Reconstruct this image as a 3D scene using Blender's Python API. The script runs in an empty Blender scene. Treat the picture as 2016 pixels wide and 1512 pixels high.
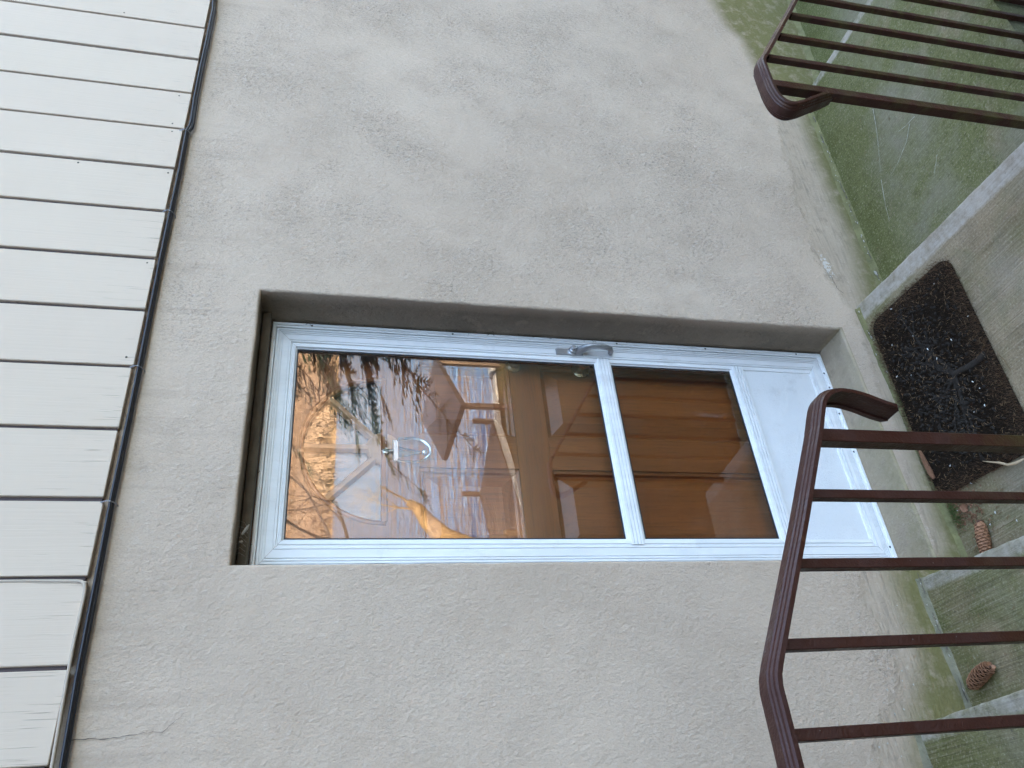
import bpy, math, random
import numpy as np
from mathutils import Vector, Matrix, noise

rad = math.radians
sc = bpy.context.scene
COL = sc.collection

# ------------------------------------------------------------------ camera
CAM = np.array((-0.76744, -1.96318, 1.95902))
yaw, pitch, roll = 0.602297, -0.230268, 0.044830
f_ = np.array((math.sin(yaw) * math.cos(pitch), math.cos(yaw) * math.cos(pitch), math.sin(pitch)))
r_ = np.array((math.cos(yaw), -math.sin(yaw), 0.0))
u_ = np.cross(r_, f_)
c_, s_ = math.cos(roll), math.sin(roll)
r2, u2 = c_ * r_ + s_ * u_, -s_ * r_ + c_ * u_
# the phone was held sideways: picture right = down in the world, picture up = right
ax, ay, az = -u2, r2, -f_
cd = bpy.data.cameras.new("camera")
cam = bpy.data.objects.new("camera", cd)
COL.objects.link(cam)
cam.matrix_world = Matrix(((ax[0], ay[0], az[0], CAM[0]), (ax[1], ay[1], az[1], CAM[1]), (ax[2], ay[2], az[2], CAM[2]), (0, 0, 0, 1)))
cd.sensor_fit = 'HORIZONTAL'
cd.sensor_width = 36.0
cd.lens = 36.0 * 1540.0 / 2016.0
cd.clip_start = 0.02
cd.clip_end = 5000
sc.camera = cam

# ------------------------------------------------------------------ sky, sun, exposure
SUN_EL, SUN_AZ = rad(30), rad(-14)           # azimuth measured from +Y (behind the house) towards +X
w = bpy.data.worlds.new("World")
sc.world = w
w.use_nodes = True
wn = w.node_tree
bg = wn.nodes["Background"]
sky = wn.nodes.new("ShaderNodeTexSky")
sky.sky_type = 'NISHITA'
sky.sun_disc = False
sky.sun_elevation = SUN_EL
sky.sun_rotation = SUN_AZ
sky.air_density = 1.0
sky.dust_density = 4.0
sky.ozone_density = 0.6
wn.links.new(sky.outputs[0], bg.inputs[0])
bg.inputs[1].default_value = 0.15
sl = bpy.data.lights.new("sun", 'SUN')
sl.energy = 2.0
sl.angle = rad(0.53)
sl.color = (1.0, 0.87, 0.70)
sun = bpy.data.objects.new("sun", sl)
COL.objects.link(sun)
sd = Vector((math.sin(SUN_AZ) * math.cos(SUN_EL), math.cos(SUN_AZ) * math.cos(SUN_EL), math.sin(SUN_EL)))
sun.rotation_euler = sd.to_track_quat('Z', 'Y').to_euler()
sun.location = (0, 20, 20)
vs = sc.view_settings
vs.view_transform = 'Standard'
vs.look = 'None'
vs.gamma = 1.0
vs.exposure = 3.68
vs.use_curve_mapping = False
sc.render.engine = 'CYCLES'
sc.cycles.use_denoising = True
sc.cycles.max_bounces = 7
sc.cycles.diffuse_bounces = 2
sc.cycles.adaptive_threshold = 0.02
sc.cycles.transparent_max_bounces = 12
sc.cycles.caustics_reflective = False
sc.cycles.caustics_refractive = False
sc.cycles.sample_clamp_indirect = 8.0


# ------------------------------------------------------------------ node helper
class G:
    def __init__(s, name):
        s.m = bpy.data.materials.new(name)
        s.m.use_nodes = True
        s.t = s.m.node_tree
        s.t.nodes.clear()
        s.out = s.n("ShaderNodeOutputMaterial")

    def n(s, ty, **kw):
        nd = s.t.nodes.new(ty)
        for k, v in kw.items():
            setattr(nd, k, v)
        return nd

    def set(s, sock, v):
        if isinstance(v, bpy.types.NodeSocket):
            s.t.links.new(v, sock)
        elif v is not None:
            if sock.type == 'RGBA' and not hasattr(v, '__len__'):
                v = (v, v, v, 1)
            if sock.type == 'RGBA' and len(v) == 3:
                v = (*v, 1)
            sock.default_value = v

    def pos(s):
        return s.n("ShaderNodeNewGeometry").outputs["Position"]

    def obj(s):
        return s.n("ShaderNodeTexCoord").outputs["Object"]

    def rnd(s):
        return s.n("ShaderNodeObjectInfo").outputs["Random"]

    def attr(s, a):
        return s.n("ShaderNodeAttribute", attribute_name=a).outputs["Fac"]

    def scl(s, v, k, off=(0, 0, 0)):
        nd = s.n("ShaderNodeMapping")
        s.set(nd.inputs[0], v)
        nd.inputs["Scale"].default_value = k
        s.set(nd.inputs["Location"], off)
        return nd.outputs[0]

    def noise(s, v, scale, detail=3, rough=.55, dist=0.0):
        nd = s.n("ShaderNodeTexNoise")
        s.set(nd.inputs["Vector"], v)
        nd.inputs["Scale"].default_value = scale
        nd.inputs["Detail"].default_value = detail
        nd.inputs["Roughness"].default_value = rough
        nd.inputs["Distortion"].default_value = dist
        return nd.outputs[0]

    def vor(s, v, scale, feature='F1'):
        nd = s.n("ShaderNodeTexVoronoi", feature=feature)
        s.set(nd.inputs["Vector"], v)
        nd.inputs["Scale"].default_value = scale
        return nd.outputs["Distance"]

    def math(s, op, a, b=None, c=None, clamp=False):
        nd = s.n("ShaderNodeMath", operation=op, use_clamp=clamp)
        s.set(nd.inputs[0], a)
        if b is not None: s.set(nd.inputs[1], b)
        if c is not None: s.set(nd.inputs[2], c)
        return nd.outputs[0]

    def rng(s, v, a, b, lo=0.0, hi=1.0, smooth=False):
        nd = s.n("ShaderNodeMapRange", interpolation_type='SMOOTHSTEP' if smooth else 'LINEAR')
        s.set(nd.inputs[0], v)
        for i, q in enumerate((a, b, lo, hi)): s.set(nd.inputs[1 + i], q)
        return nd.outputs[0]

    def mix(s, a, b, f, blend='MIX'):
        nd = s.n("ShaderNodeMix", data_type='RGBA', blend_type=blend)
        s.set(nd.inputs[0], f)
        s.set(nd.inputs[6], a)
        s.set(nd.inputs[7], b)
        return nd.outputs[2]

    def sep(s, v):
        nd = s.n("ShaderNodeSeparateXYZ")
        s.set(nd.inputs[0], v)
        return nd.outputs

    def comb(s, x, y, z):
        nd = s.n("ShaderNodeCombineXYZ")
        for i, q in enumerate((x, y, z)): s.set(nd.inputs[i], q)
        return nd.outputs[0]

    def bump(s, h, dist, strength=1.0, normal=None):
        nd = s.n("ShaderNodeBump")
        s.set(nd.inputs["Height"], h)
        nd.inputs["Distance"].default_value = dist
        s.set(nd.inputs["Strength"], strength)
        if normal is not None: s.set(nd.inputs["Normal"], normal)
        return nd.outputs[0]

    def pbr(s, col, rough=.6, metal=0.0, normal=None, spec=.5, coat=0.0):
        nd = s.n("ShaderNodeBsdfPrincipled")
        s.set(nd.inputs["Base Color"], col)
        s.set(nd.inputs["Roughness"], rough)
        s.set(nd.inputs["Metallic"], metal)
        s.set(nd.inputs["Specular IOR Level"], spec)
        if coat: nd.inputs["Coat Weight"].default_value = coat
        if normal is not None: s.set(nd.inputs["Normal"], normal)
        s.t.links.new(nd.outputs[0], s.out.inputs[0])
        return nd


def simple(name, col, rough=.6, metal=0.0, var=.25, scale=30, bump=0.0, bscale=200, spec=.5):
    g = G(name)
    p = g.pos()
    n = g.noise(p, scale, 4)
    c = g.mix([x * (1 - var) for x in col], [min(1, x * (1 + var)) for x in col], n)
    nm = g.bump(g.noise(p, bscale, 3), bump) if bump else None
    g.pbr(c, rough, metal, nm, spec)
    return g.m


# ------------------------------------------------------------------ materials
def mat_stucco():
    g = G("stucco")
    p = g.pos()
    parge, algae = g.attr("parge"), g.attr("algae")
    edge_n = g.noise(p, 16, 4, .7)
    pm = g.rng(g.math('ADD', parge, g.math('MULTIPLY', g.math('SUBTRACT', edge_n, .5), 1.1)), .38, .62)
    big = g.noise(g.scl(p, (1, 1, .7)), 1.6, 5, .60, .5)
    mid = g.noise(g.scl(p, (1, 1, .8)), 6.0, 4, .66)
    base = g.mix((.480, .364, .261), (.560, .428, .310), g.rng(big, .34, .64))
    base = g.mix(base, (.435, .324, .225), g.math('MULTIPLY', g.rng(mid, .50, .75), .5))
    patch = g.rng(g.noise(g.scl(p, (1, 1, 1), (5, 2, 9)), 3.1, 4, .65), .38, .66)      # where the float left it rough
    patch = g.math('MULTIPLY', patch, g.attr("rough"))
    base = g.mix(base, (.395, .296, .206), g.math('MULTIPLY', patch, g.rng(mid, .3, .7, .10, .42)))
    grain = g.noise(g.scl(p, (1, 1, .62)), 95, 3, .62)
    pits = g.rng(g.noise(g.scl(p, (1, 1, .60), (2, 5, 1)), 100, 3, .62), .55, .72)
    drip = g.math('MULTIPLY', g.rng(g.noise(g.scl(p, (17, 17, .5)), 1.0, 3, .6), .54, .72), g.rng(g.sep(p)[2], 2.05, 2.47))
    base = g.mix(base, (.27, .205, .145), g.math('MULTIPLY', drip, .38))
    pits = g.math('MULTIPLY', pits, g.rng(patch, 0, 1, .05, 1))
    fine = g.noise(g.scl(p, (1, 1, .7)), 300, 2, .6)
    base = g.mix(base, (.165, .132, .100), g.math('MULTIPLY', pits, .62))  # shade inside the pits, with their dirt, put into the colour
    base = g.mix(base, (.23, .187, .145), g.math('MULTIPLY', g.rng(fine, .50, .70), g.rng(patch, 0, 1, .18, .75)))
    base = g.mix(base, (.62, .53, .44), g.math('MULTIPLY', g.rng(grain, .56, .72), g.rng(patch, 0, 1, .2, .5)))
    base = g.mix(base, (.130, .100, .068), g.math('MULTIPLY', g.attr("grime_shade"), g.rng(mid, .25, .7, .55, .9)))
    chips = g.rng(g.noise(g.scl(p, (1, 1, 1), (3.1, 7.7, 1.3)), 60, 2, .5), .775, .79)
    base = g.mix(base, (.62, .57, .52), g.math('MULTIPLY', chips, .5))
    pcol = g.mix((.385, .290, .200), (.52, .400, .285), mid)
    brush = g.noise(g.scl(p, (6, 6, 60)), 1.6, 3, .6, .5)
    pcol = g.mix(pcol, (.25, .20, .145), g.math('MULTIPLY', g.rng(brush, .50, .72), .55))
    pcol = g.mix(pcol, (.22, .175, .125), g.math('MULTIPLY', g.rng(edge_n, .56, .74), .7))
    pcol = g.mix(pcol, (.58, .47, .36), g.math('MULTIPLY', g.rng(grain, .55, .75), .5))
    base = g.mix(base, pcol, pm)
    am = g.math('MULTIPLY', algae, g.rng(edge_n, .15, .5), clamp=True)
    lm = g.rng(g.math('ADD', g.attr("lime"), g.math('MULTIPLY', g.math('SUBTRACT', g.noise(p, 70, 4, .7), .5), 1.6)), .50, .62)
    base = g.mix(base, (.66, .60, .52), g.math('MULTIPLY', lm, .8))
    green = g.mix((.115, .105, .022), (.215, .185, .075), grain)
    base = g.mix(base, green, g.math('MULTIPLY', am, .93))
    trow = g.noise(g.scl(p, (1, 1, .8)), 30, 3, .62, .15)
    h = g.math('ADD', g.math('MULTIPLY', grain, g.rng(patch, 0, 1, .55, 1.1)), g.math('MULTIPLY', trow, .55))
    h = g.math('ADD', g.math('MULTIPLY', h, g.rng(pm, 0, 1, 1, .30)), g.math('MULTIPLY', g.math('MULTIPLY', brush, pm), .45))
    h = g.math('SUBTRACT', h, g.math('ADD', g.math('MULTIPLY', pm, .16), g.math('MULTIPLY', pits, .35)))
    nm = g.bump(h, .0054, 1.0)
    g.pbr(base, .92, 0, nm, .25)
    return g.m


def mat_concrete(name, greenness=.5, bw_=.05, bs=.85, broom=1.0):
    g = G(name)
    o = g.obj()
    p = g.pos()
    x = g.math('MULTIPLY', g.attr("nose"), -1.0)
    n1 = g.noise(p, 6, 4, .65)
    n2 = g.noise(p, 40, 4, .6)
    streak = g.noise(g.scl(o, (170, 5, 60)), 1.0, 3, .6)
    base = g.mix((.185, .132, .070), (.325, .238, .135), g.rng(n1, .3, .7))
    base = g.mix(base, (.36, .285, .195), g.math('MULTIPLY', g.rng(streak, .58, .78), .55))
    base = g.mix(base, (.10, .078, .055), g.math('MULTIPLY', g.rng(streak, .40, .25), .5))
    gm = g.rng(g.noise(p, 3.4, 4, .68, .5), .60 - .42 * greenness, .80 - .42 * greenness)
    green = g.mix((.070, .080, .014), (.180, .182, .060), n2)
    base = g.mix(base, green, g.math('MULTIPLY', gm, .35 + .6 * greenness))
    # dense algae next to the house wall
    wy = g.sep(p)[1]
    near = g.math('MULTIPLY', g.rng(wy, -.42, -.04, 0, 1), g.rng(g.noise(p, 9, 5, .65), .25, .62))
    base = g.mix(base, (.078, .078, .010), g.math('MULTIPLY', near, .25 + .65 * greenness))
    clump = g.noise(p, 55, 4, .7)
    base = g.mix(base, (.060, .060, .010), g.math('MULTIPLY', g.math('MULTIPLY', g.rng(clump, .52, .70), gm), .35 + .4 * greenness))
    grit = g.noise(p, 140, 3, .65)
    base = g.mix(base, (.50, .43, .31), g.math('MULTIPLY', g.rng(grit, .54, .70), .34))
    base = g.mix(base, (.045, .038, .020), g.math('MULTIPLY', g.rng(grit, .46, .30), .45))
    grey = g.rng(g.noise(g.scl(p, (1, 1, 1), (1.7, 4.4, 0)), 2.3, 4, .62, .3), .46, .66)
    base = g.mix(base, g.mix((.20, .165, .115), (.30, .255, .19), n2), g.math('MULTIPLY', g.math('MULTIPLY', grey, g.rng(wy, -.12, -.34)), .58))
    lines = g.noise(g.scl(p, (95, 2.6, 1)), 1.0, 2, .5, .25)
    lmask = g.math('MULTIPLY', g.rng(g.noise(p, 4.5, 3, .6), .38, .62), broom)
    base = g.mix(base, (.42, .345, .245), g.math('MULTIPLY', g.math('MULTIPLY', g.rng(lines, .56, .70), lmask), .30))
    base = g.mix(base, (.055, .043, .024), g.math('MULTIPLY', g.math('MULTIPLY', g.rng(lines, .44, .30), lmask), .36))
    # trowelled, lighter nosing band (x = distance behind the edge)
    band = g.math('MULTIPLY', g.rng(g.math('ADD', x, g.math('MULTIPLY', g.math('SUBTRACT', n2, .5), .014)), -bw_ - .004, -bw_ + .010), g.rng(g.math('ADD', g.math('MULTIPLY', n1, .6), g.math('MULTIPLY', n2, .4)), .34, .58, .10, 1))
    base = g.mix(base, g.mix((.34, .29, .225), (.52, .45, .365), n2), g.math('MULTIPLY', band, bs))
    spots = g.rng(g.noise(p, 75, 2, .5), .70, .76)
    base = g.mix(base, (.07, .06, .04), g.math('MULTIPLY', spots, .6))
    h = g.math('ADD', g.math('MULTIPLY', streak, g.rng(band, 0, 1, .8, .1)), g.math('MULTIPLY', g.noise(p, 130, 3, .6), .5))
    h = g.math('ADD', h, g.math('MULTIPLY', g.math('MULTIPLY', lines, lmask), .8))
    nm = g.bump(h, .004, .9)
    g.pbr(base, .88, 0, nm, .3)
    return g.m


def mat_siding():
    g = G("painted_siding")
    o = g.obj()
    p = g.pos()
    z = g.sep(p)[2]
    fib = g.noise(g.scl(p, (160, 160, 3.2)), 1.0, 3, .6)
    chk = g.noise(g.scl(p, (300, 300, 7)), 1.0, 2, .5)
    base = g.mix((.585, .452, .325), (.655, .515, .375), g.noise(p, 2.6, 3, .6))
    base = g.mix(base, (.52, .41, .31), g.math('MULTIPLY', g.rng(fib, .56, .75), .22))
    low = g.rng(z, 2.49, 2.68, .9, .03)
    cm = g.math('MULTIPLY', g.rng(chk, .66, .72), low)
    base = g.mix(base, (.06, .05, .045), g.math('MULTIPLY', cm, .5))
    base = g.mix(base, (.60, .465, .345), g.math('MULTIPLY', g.rnd(), .35))
    h = g.math('SUBTRACT', g.math('MULTIPLY', fib, .5), g.math('MULTIPLY', cm, .8))
    g.pbr(base, .75, 0, g.bump(h, .0016, .7), .35)
    return g.m


def mat_aluminium():
    g = G("white_aluminium")
    p = g.pos()
    n = g.noise(g.scl(p, (1, 1, .2)), 22, 5, .65)
    base = g.mix((.74, .725, .69), (.84, .825, .79), g.rng(n, .3, .65))
    d = g.rng(g.noise(p, 9, 6, .75), .56, .72)
    base = g.mix(base, (.45, .41, .35), g.math('MULTIPLY', d, .28))
    sp = g.rng(g.noise(p, 230, 2, .5), .76, .79)
    base = g.mix(base, (.10, .08, .06), g.math('MULTIPLY', sp, .5))
    g.pbr(base, g.rng(n, .3, .7, .32, .5), 0, g.bump(g.noise(p, 300, 2), .0004), .45)
    return g.m


def mat_panel():
    g = G("embossed_white_panel")
    p = g.pos()
    n = g.noise(p, 160, 3, .6)
    base = g.mix((.68, .67, .64), (.78, .77, .74), g.noise(p, 14, 6, .7))
    base = g.mix(base, (.46, .44, .40), g.math('MULTIPLY', g.rng(g.noise(p, 6, 6, .75), .56, .75), .5))
    g.pbr(base, .5, 0, g.bump(n, .0018), .4)
    return g.m


def mat_wood(name, vert=True, tone=1.0):
    g = G(name)
    p = g.pos()
    k = (34, 34, 1.5) if vert else (1.5, 34, 34)
    ring = g.noise(g.scl(p, tuple(q * .5 for q in k)), 1.0, 4, .65, .8)
    fib = g.noise(g.scl(p, tuple(q * 5 for q in k)), 1.0, 3, .6)
    base = g.mix((.215 * tone, .052 * tone, .0085 * tone), (.350 * tone, .098 * tone, .018 * tone), g.rng(ring, .22, .80))
    base = g.mix(base, (.11 * tone, .028 * tone, .006 * tone), g.math('MULTIPLY', g.rng(fib, .52, .72), .55))
    g.pbr(base, .36, 0, g.bump(fib, .0007, .5), .5, coat=.15)
    return g.m


def mat_glass(name, r0=.10, dirt=.05):
    g = G(name)
    geo = g.n("ShaderNodeNewGeometry")
    dot = g.n("ShaderNodeVectorMath", operation='DOT_PRODUCT')
    g.set(dot.inputs[0], geo.outputs["Normal"])
    g.set(dot.inputs[1], geo.outputs["Incoming"])
    c = g.math('ABSOLUTE', dot.outputs["Value"])
    fr = g.math('ADD', g.math('MULTIPLY', g.math('POWER', g.math('SUBTRACT', 1.0, c), 5.0), 1 - r0), r0)
    tr = g.n("ShaderNodeBsdfTransparent")
    tr.inputs[0].default_value = (.95, .965, .955, 1)
    gl = g.n("ShaderNodeBsdfGlossy")
    gl.inputs["Roughness"].default_value = 0.0
    mx = g.n("ShaderNodeMixShader")
    g.set(mx.inputs[0], fr)
    g.t.links.new(tr.outputs[0], mx.inputs[1])
    g.t.links.new(gl.outputs[0], mx.inputs[2])
    df = g.n("ShaderNodeBsdfDiffuse")
    df.inputs[0].default_value = (.55, .55, .56, 1)
    p = g.pos()
    dm = g.math('MULTIPLY', g.rng(g.noise(p, 9, 6, .7), .42, .75, .15, 1), dirt)
    sp = g.math('MULTIPLY', g.rng(g.noise(p, 190, 2, .5), .75, .79), .25)
    smear = g.math('MULTIPLY', g.math('MULTIPLY', g.rng(g.noise(g.scl(p, (26, 26, 5)), 1.0, 4, .7, 1.0), .60, .78), g.rng(g.noise(p, 3.5, 2, .5), .48, .62)), .07)
    dm = g.math('ADD', dm, smear)
    m2 = g.n("ShaderNodeMixShader")
    g.set(m2.inputs[0], g.math('MAXIMUM', dm, sp))
    g.t.links.new(mx.outputs[0], m2.inputs[1])
    g.t.links.new(df.outputs[0], m2.inputs[2])
    g.t.links.new(m2.outputs[0], g.out.inputs[0])
    return g.m


def mat_rail():
    g = G("brown_painted_iron")
    p = g.pos()
    n = g.noise(p, 25, 5, .65)
    base = g.mix((.034, .0100, .0056), (.058, .0185, .0108), n)
    z = g.sep(p)[2]
    am = g.math('MULTIPLY', g.rng(z, .95, .55), g.rng(g.noise(p, 13, 5, .7), .45, .68))
    base = g.mix(base, (.085, .085, .022), g.math('MULTIPLY', am, .6))
    rm = g.rng(g.noise(p, 42, 5, .72), .64, .70)
    base = g.mix(base, (.095, .036, .014), g.math('MULTIPLY', rm, .7))
    sp = g.rng(g.noise(p, 160, 2, .5), .765, .79)
    base = g.mix(base, (.25, .22, .2), sp)
    g.pbr(base, g.rng(g.noise(p, 11, 4, .7), .35, .65, .28, .62), 0, g.bump(g.math('ADD', g.noise(p, 210, 2), g.math('MULTIPLY', g.noise(p, 45, 3), 1.6)), .0010), .34)
    return g.m


def mat_water():
    g = G("lake_water")
    p = g.pos()
    wv = g.noise(g.scl(p, (.45, 1.0, 1)), .75, 3, .6, .4)
    wv2 = g.noise(g.scl(p, (.4, 1.0, 1)), .16, 3, .5, .3)
    h = g.math('ADD', g.math('MULTIPLY', wv, .5), wv2)
    g.pbr((.06, .105, .17), .06, 0, g.bump(h, 2.2, 1.0), .9)
    return g.m


def mat_lawn():
    g = G("winter_lawn")
    p = g.pos()
    n = g.noise(p, .8, 6, .65)
    base = g.mix((.055, .042, .016), (.13, .095, .032), n)
    base = g.mix(base, (.030, .036, .012), g.rng(g.noise(p, .3, 4, .6), .5, .65))
    g.pbr(base, .95, 0, g.bump(g.noise(p, 30, 4), .03), .2)
    return g.m


def mat_hill():
    g = G("leafless_hillside")
    p = g.pos()
    n = g.noise(g.scl(p, (1, 1, .55)), .09, 8, .75)
    base = g.mix((.10, .055, .028), (.36, .23, .12), g.rng(n, .36, .62))
    base = g.mix(base, (.045, .04, .02), g.rng(g.noise(p, .03, 6, .65), .60, .70))
    g.pbr(base, .95, 0, g.bump(g.noise(p, .22, 6, .7), 3.0), .1)
    return g.m


def mat_leafy(name, a, b, scale=3.0):
    g = G(name)
    p = g.pos()
    nd = g.pbr(g.mix(a, b, g.noise(p, scale, 4, .6)), .75, 0, None, .3)
    return g.m


MT = dict(
    stucco=mat_stucco(), siding=mat_siding(), alu=mat_aluminium(), panel=mat_panel(),
    woodv=mat_wood("oak_upright"), woodh=mat_wood("oak_level", False), woodp=mat_wood("oak_panel", True, 1.08), woodl=simple("pale_lit_oak", (.50, .24, .105), .5, 0, .25, 40),  # last entry: paler oak, lit look of the fan spokes put into colour
    glass=mat_glass("storm_glass", .115, .008), fanglass=mat_glass("fanlight_glass", .16, .02), rail=mat_rail(),
    conp=mat_concrete("algae_concrete", .98, .02, .5, .1), con=mat_concrete("concrete_landing", .26, .075, .75), cong=mat_concrete("mossy_concrete", .84, .045, .75, .2), cona=mat_concrete("concrete_step", .60, .045, .7),
    groove=simple("brown_groove", (.085, .060, .055), .8),
    cable=simple("black_cable", (.012, .013, .018), .45, 0, .3, 40, .0006, 300),
    conduit=simple("grey_conduit", (.44, .345, .25), .6, 0, .15, 20),
    clip=simple("clip_metal", (.25, .25, .26), .45, .6),
    trimwood=simple("weathered_trim", (.105, .080, .052), .85, 0, .5, 25, .002, 90),
    seal=simple("dark_seal", (.02, .02, .022), .7),
    pewter=simple("pewter", (.40, .40, .40), .46, .8, .15, 60, .0008, 150),
    brass=simple("aged_brass", (.50, .42, .28), .25, .95, .2, 60),
    chrome=simple("chrome", (.62, .64, .66), .12, 1.0, .05, 30),
    screw=simple("screw", (.09, .085, .08), .5, .5),
    coir=simple("coir", (.023, .0145, .0078), .95, 0, .6, 60, .004, 160, .15),
    coirb=simple("coir_edge", (.10, .050, .020), .95, 0, .5, 60, .004, 160),
    rubber=simple("mat_rubber", (.036, .029, .022), .95, 0, .5, 90, .0025, 220, .08),
    needle=simple("dry_needle", (.20, .115, .048), .8, 0, .7, 90),
    husk=simple("pale_husk", (.70, .67, .60), .7, 0, .15, 90),
    cone=simple("cone_scale", (.30, .135, .062), .62, 0, .45, 120, .001, 300),
    conein=simple("cone_core", (.07, .03, .015), .9),
    bark=simple("bark", (.22, .10, .048), .9, 0, .4, 60, .003, 120),
    dryleaf=simple("dry_leaf", (.42, .30, .17), .7, 0, .3, 50),
    moss=simple("moss", (.085, .105, .022), .95, 0, .5, 120, .004, 200),
    foot=simple("grey_footing", (.30, .26, .20), .9, 0, .35, 25, .003, 120),
    wing=simple("shade_wing_dark", (.10, .075, .055), .85, 0, .3, 6),
    crack=simple("crack", (.11, .088, .066), .95),
    flake=simple("lime_flake", (.46, .41, .33), .9, 0, .35, 120, .002, 150),
    scratch=simple("scratch", (.36, .34, .25), .9, 0, .3, 60),
    web=simple("cobweb", (.45, .40, .33), .9),
    inside=simple("dim_interior", (.10, .09, .08), .9),
    roof=simple("shingle_roof", (.06, .055, .05), .9),
    water=mat_water(), lawn=mat_lawn(), hill=mat_hill(),
    hemlock=mat_leafy("hemlock_needles", (.010, .017, .008), (.035, .048, .018)),
    treebark=simple("tree_bark", (.085, .062, .045), .9, 0, .4, 6),
    goldbark=simple("pale_trunk", (.27, .165, .068), .85, 0, .4, 5, .03, 9),
    twigs=mat_leafy("woods_gold", (.060, .036, .026), (.30, .195, .118), .12),
    dockwood=simple("dock_wood", (.15, .10, .065), .85, 0, .4, 5),
    docklight=simple("dock_edge", (.55, .50, .42), .8),
    tarp=simple("brown_tarp", (.055, .036, .026), .8, 0, .2, 2),
    stone=simple("shore_stone", (.34, .31, .27), .9, 0, .4, 3, .03, 9),
)


# ------------------------------------------------------------------ mesh helper
class MB:
    def __init__(s):
        s.v, s.f = [], []

    def add(s, vs_, fs):
        b = len(s.v)
        s.v.extend([tuple(q) for q in vs_])
        s.f.extend([tuple(i + b for i in q) for q in fs])
        return s

    def box(s, x0, x1, y0, y1, z0, z1, bev=0.0):
        if bev <= 0:
            vs_ = [(x, y, z) for x in (x0, x1) for y in (y0, y1) for z in (z0, z1)]
            return s.add(vs_, [(0, 1, 3, 2), (4, 6, 7, 5), (0, 4, 5, 1), (2, 3, 7, 6), (0, 2, 6, 4), (1, 5, 7, 3)])
        b = min(bev, (x1 - x0) / 2.01, (y1 - y0) / 2.01, (z1 - z0) / 2.01)
        vs_, idx = [], {}
        lo, hi = (x0, y0, z0), (x1, y1, z1)
        for sx in (0, 1):
            for sy in (0, 1):
                for sz in (0, 1):
                    for a in range(3):
                        c = []
                        for k, sg in enumerate((sx, sy, sz)):
                            e = hi[k] if sg else lo[k]
                            if k != a: e += -b if sg else b
                            c.append(e)
                        idx[(sx, sy, sz, a)] = len(vs_)
                        vs_.append(c)
        fs = []
        for a in range(3):
            o = [k for k in range(3) if k != a]
            for sg in (0, 1):
                q = []
                for (p, r) in ((0, 0), (1, 0), (1, 1), (0, 1)):
                    k = [0, 0, 0]
                    k[a] = sg; k[o[0]] = p; k[o[1]] = r
                    q.append(idx[(*k, a)])
                fs.append(q)
        for a in range(3):
            o = [k for k in range(3) if k != a]
            for p in (0, 1):
                for r in (0, 1):
                    k0 = [0, 0, 0]; k0[o[0]] = p; k0[o[1]] = r
                    k1 = list(k0); k1[a] = 1
                    fs.append([idx[(*k0, o[0])], idx[(*k1, o[0])], idx[(*k1, o[1])], idx[(*k0, o[1])]])
        for sx in (0, 1):
            for sy in (0, 1):
                for sz in (0, 1):
                    fs.append([idx[(sx, sy, sz, a)] for a in range(3)])
        return s.add(vs_, fs)

    def tube(s, path, r, n=6, cap=True, flat=1.0):
        path = [Vector(p) for p in path]
        rr = r if hasattr(r, '__len__') else [r] * len(path)
        rings = []
        ref = None
        for i, p in enumerate(path):
            t = (path[min(i + 1, len(path) - 1)] - path[max(i - 1, 0)])
            if t.length < 1e-9: t = Vector((0, 0, 1))
            t.normalize()
            if ref is None:
                ref = Vector((0, 0, 1)) if abs(t.z) < .9 else Vector((1, 0, 0))
            a = t.cross(ref)
            if a.length < 1e-6: a = t.cross(Vector((0, 1, 0)))
            a.normalize()
            b = a.cross(t).normalized()
            ref = b
            rings.append([p + a * (rr[i] * math.cos(2 * math.pi * k / n)) + b * (rr[i] * flat * math.sin(2 * math.pi * k / n)) for k in range(n)])
        vs_ = [q for rg in rings for q in rg]
        fs = []
        for i in range(len(rings) - 1):
            for k in range(n):
                fs.append((i * n + k, i * n + (k + 1) % n, (i + 1) * n + (k + 1) % n, (i + 1) * n + k))
        if cap:
            fs.append(tuple(range(n))[::-1])
            fs.append(tuple((len(rings) - 1) * n + k for k in range(n)))
        return s.add(vs_, fs)

    def lathe(s, prof, origin, axis, n=20):
        """prof: (distance along axis, radius)"""
        axis = Vector(axis).normalized()
        a = axis.cross(Vector((0, 0, 1)) if abs(axis.z) < .9 else Vector((1, 0, 0))).normalized()
        b = axis.cross(a)
        o = Vector(origin)
        vs_ = [o + axis * d + (a * math.cos(2 * math.pi * k / n) + b * math.sin(2 * math.pi * k / n)) * max(r, 1e-5) for d, r in prof for k in range(n)]
        fs = [(i * n + k, i * n + (k + 1) % n, (i + 1) * n + (k + 1) % n, (i + 1) * n + k) for i in range(len(prof) - 1) for k in range(n)]
        return s.add(vs_, fs)

    def build(s, name, mat, parent=None, smooth=False, origin=None, auto=None):
        o0 = Vector(origin) if origin is not None else Vector((0, 0, 0))
        base = Vector((0, 0, 0))
        q = parent
        while q is not None:
            base = base + q.location
            q = q.parent
        loc = o0 if origin is not None else base
        me = bpy.data.meshes.new(name)
        me.from_pydata([(x - loc[0], y - loc[1], z - loc[2]) for x, y, z in s.v], [], s.f)
        import bmesh
        bm = bmesh.new()
        bm.from_mesh(me)
        bmesh.ops.recalc_face_normals(bm, faces=bm.faces)
        bm.to_mesh(me)
        bm.free()
        me.materials.append(mat)
        if smooth:
            me.shade_smooth()
            if auto:
                me.set_sharp_from_angle(angle=rad(auto))
        ob = bpy.data.objects.new(name, me)
        COL.objects.link(ob)
        if parent is not None:
            ob.parent = parent
            ob.location = loc - base
        else:
            ob.location = loc
        return ob


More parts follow.
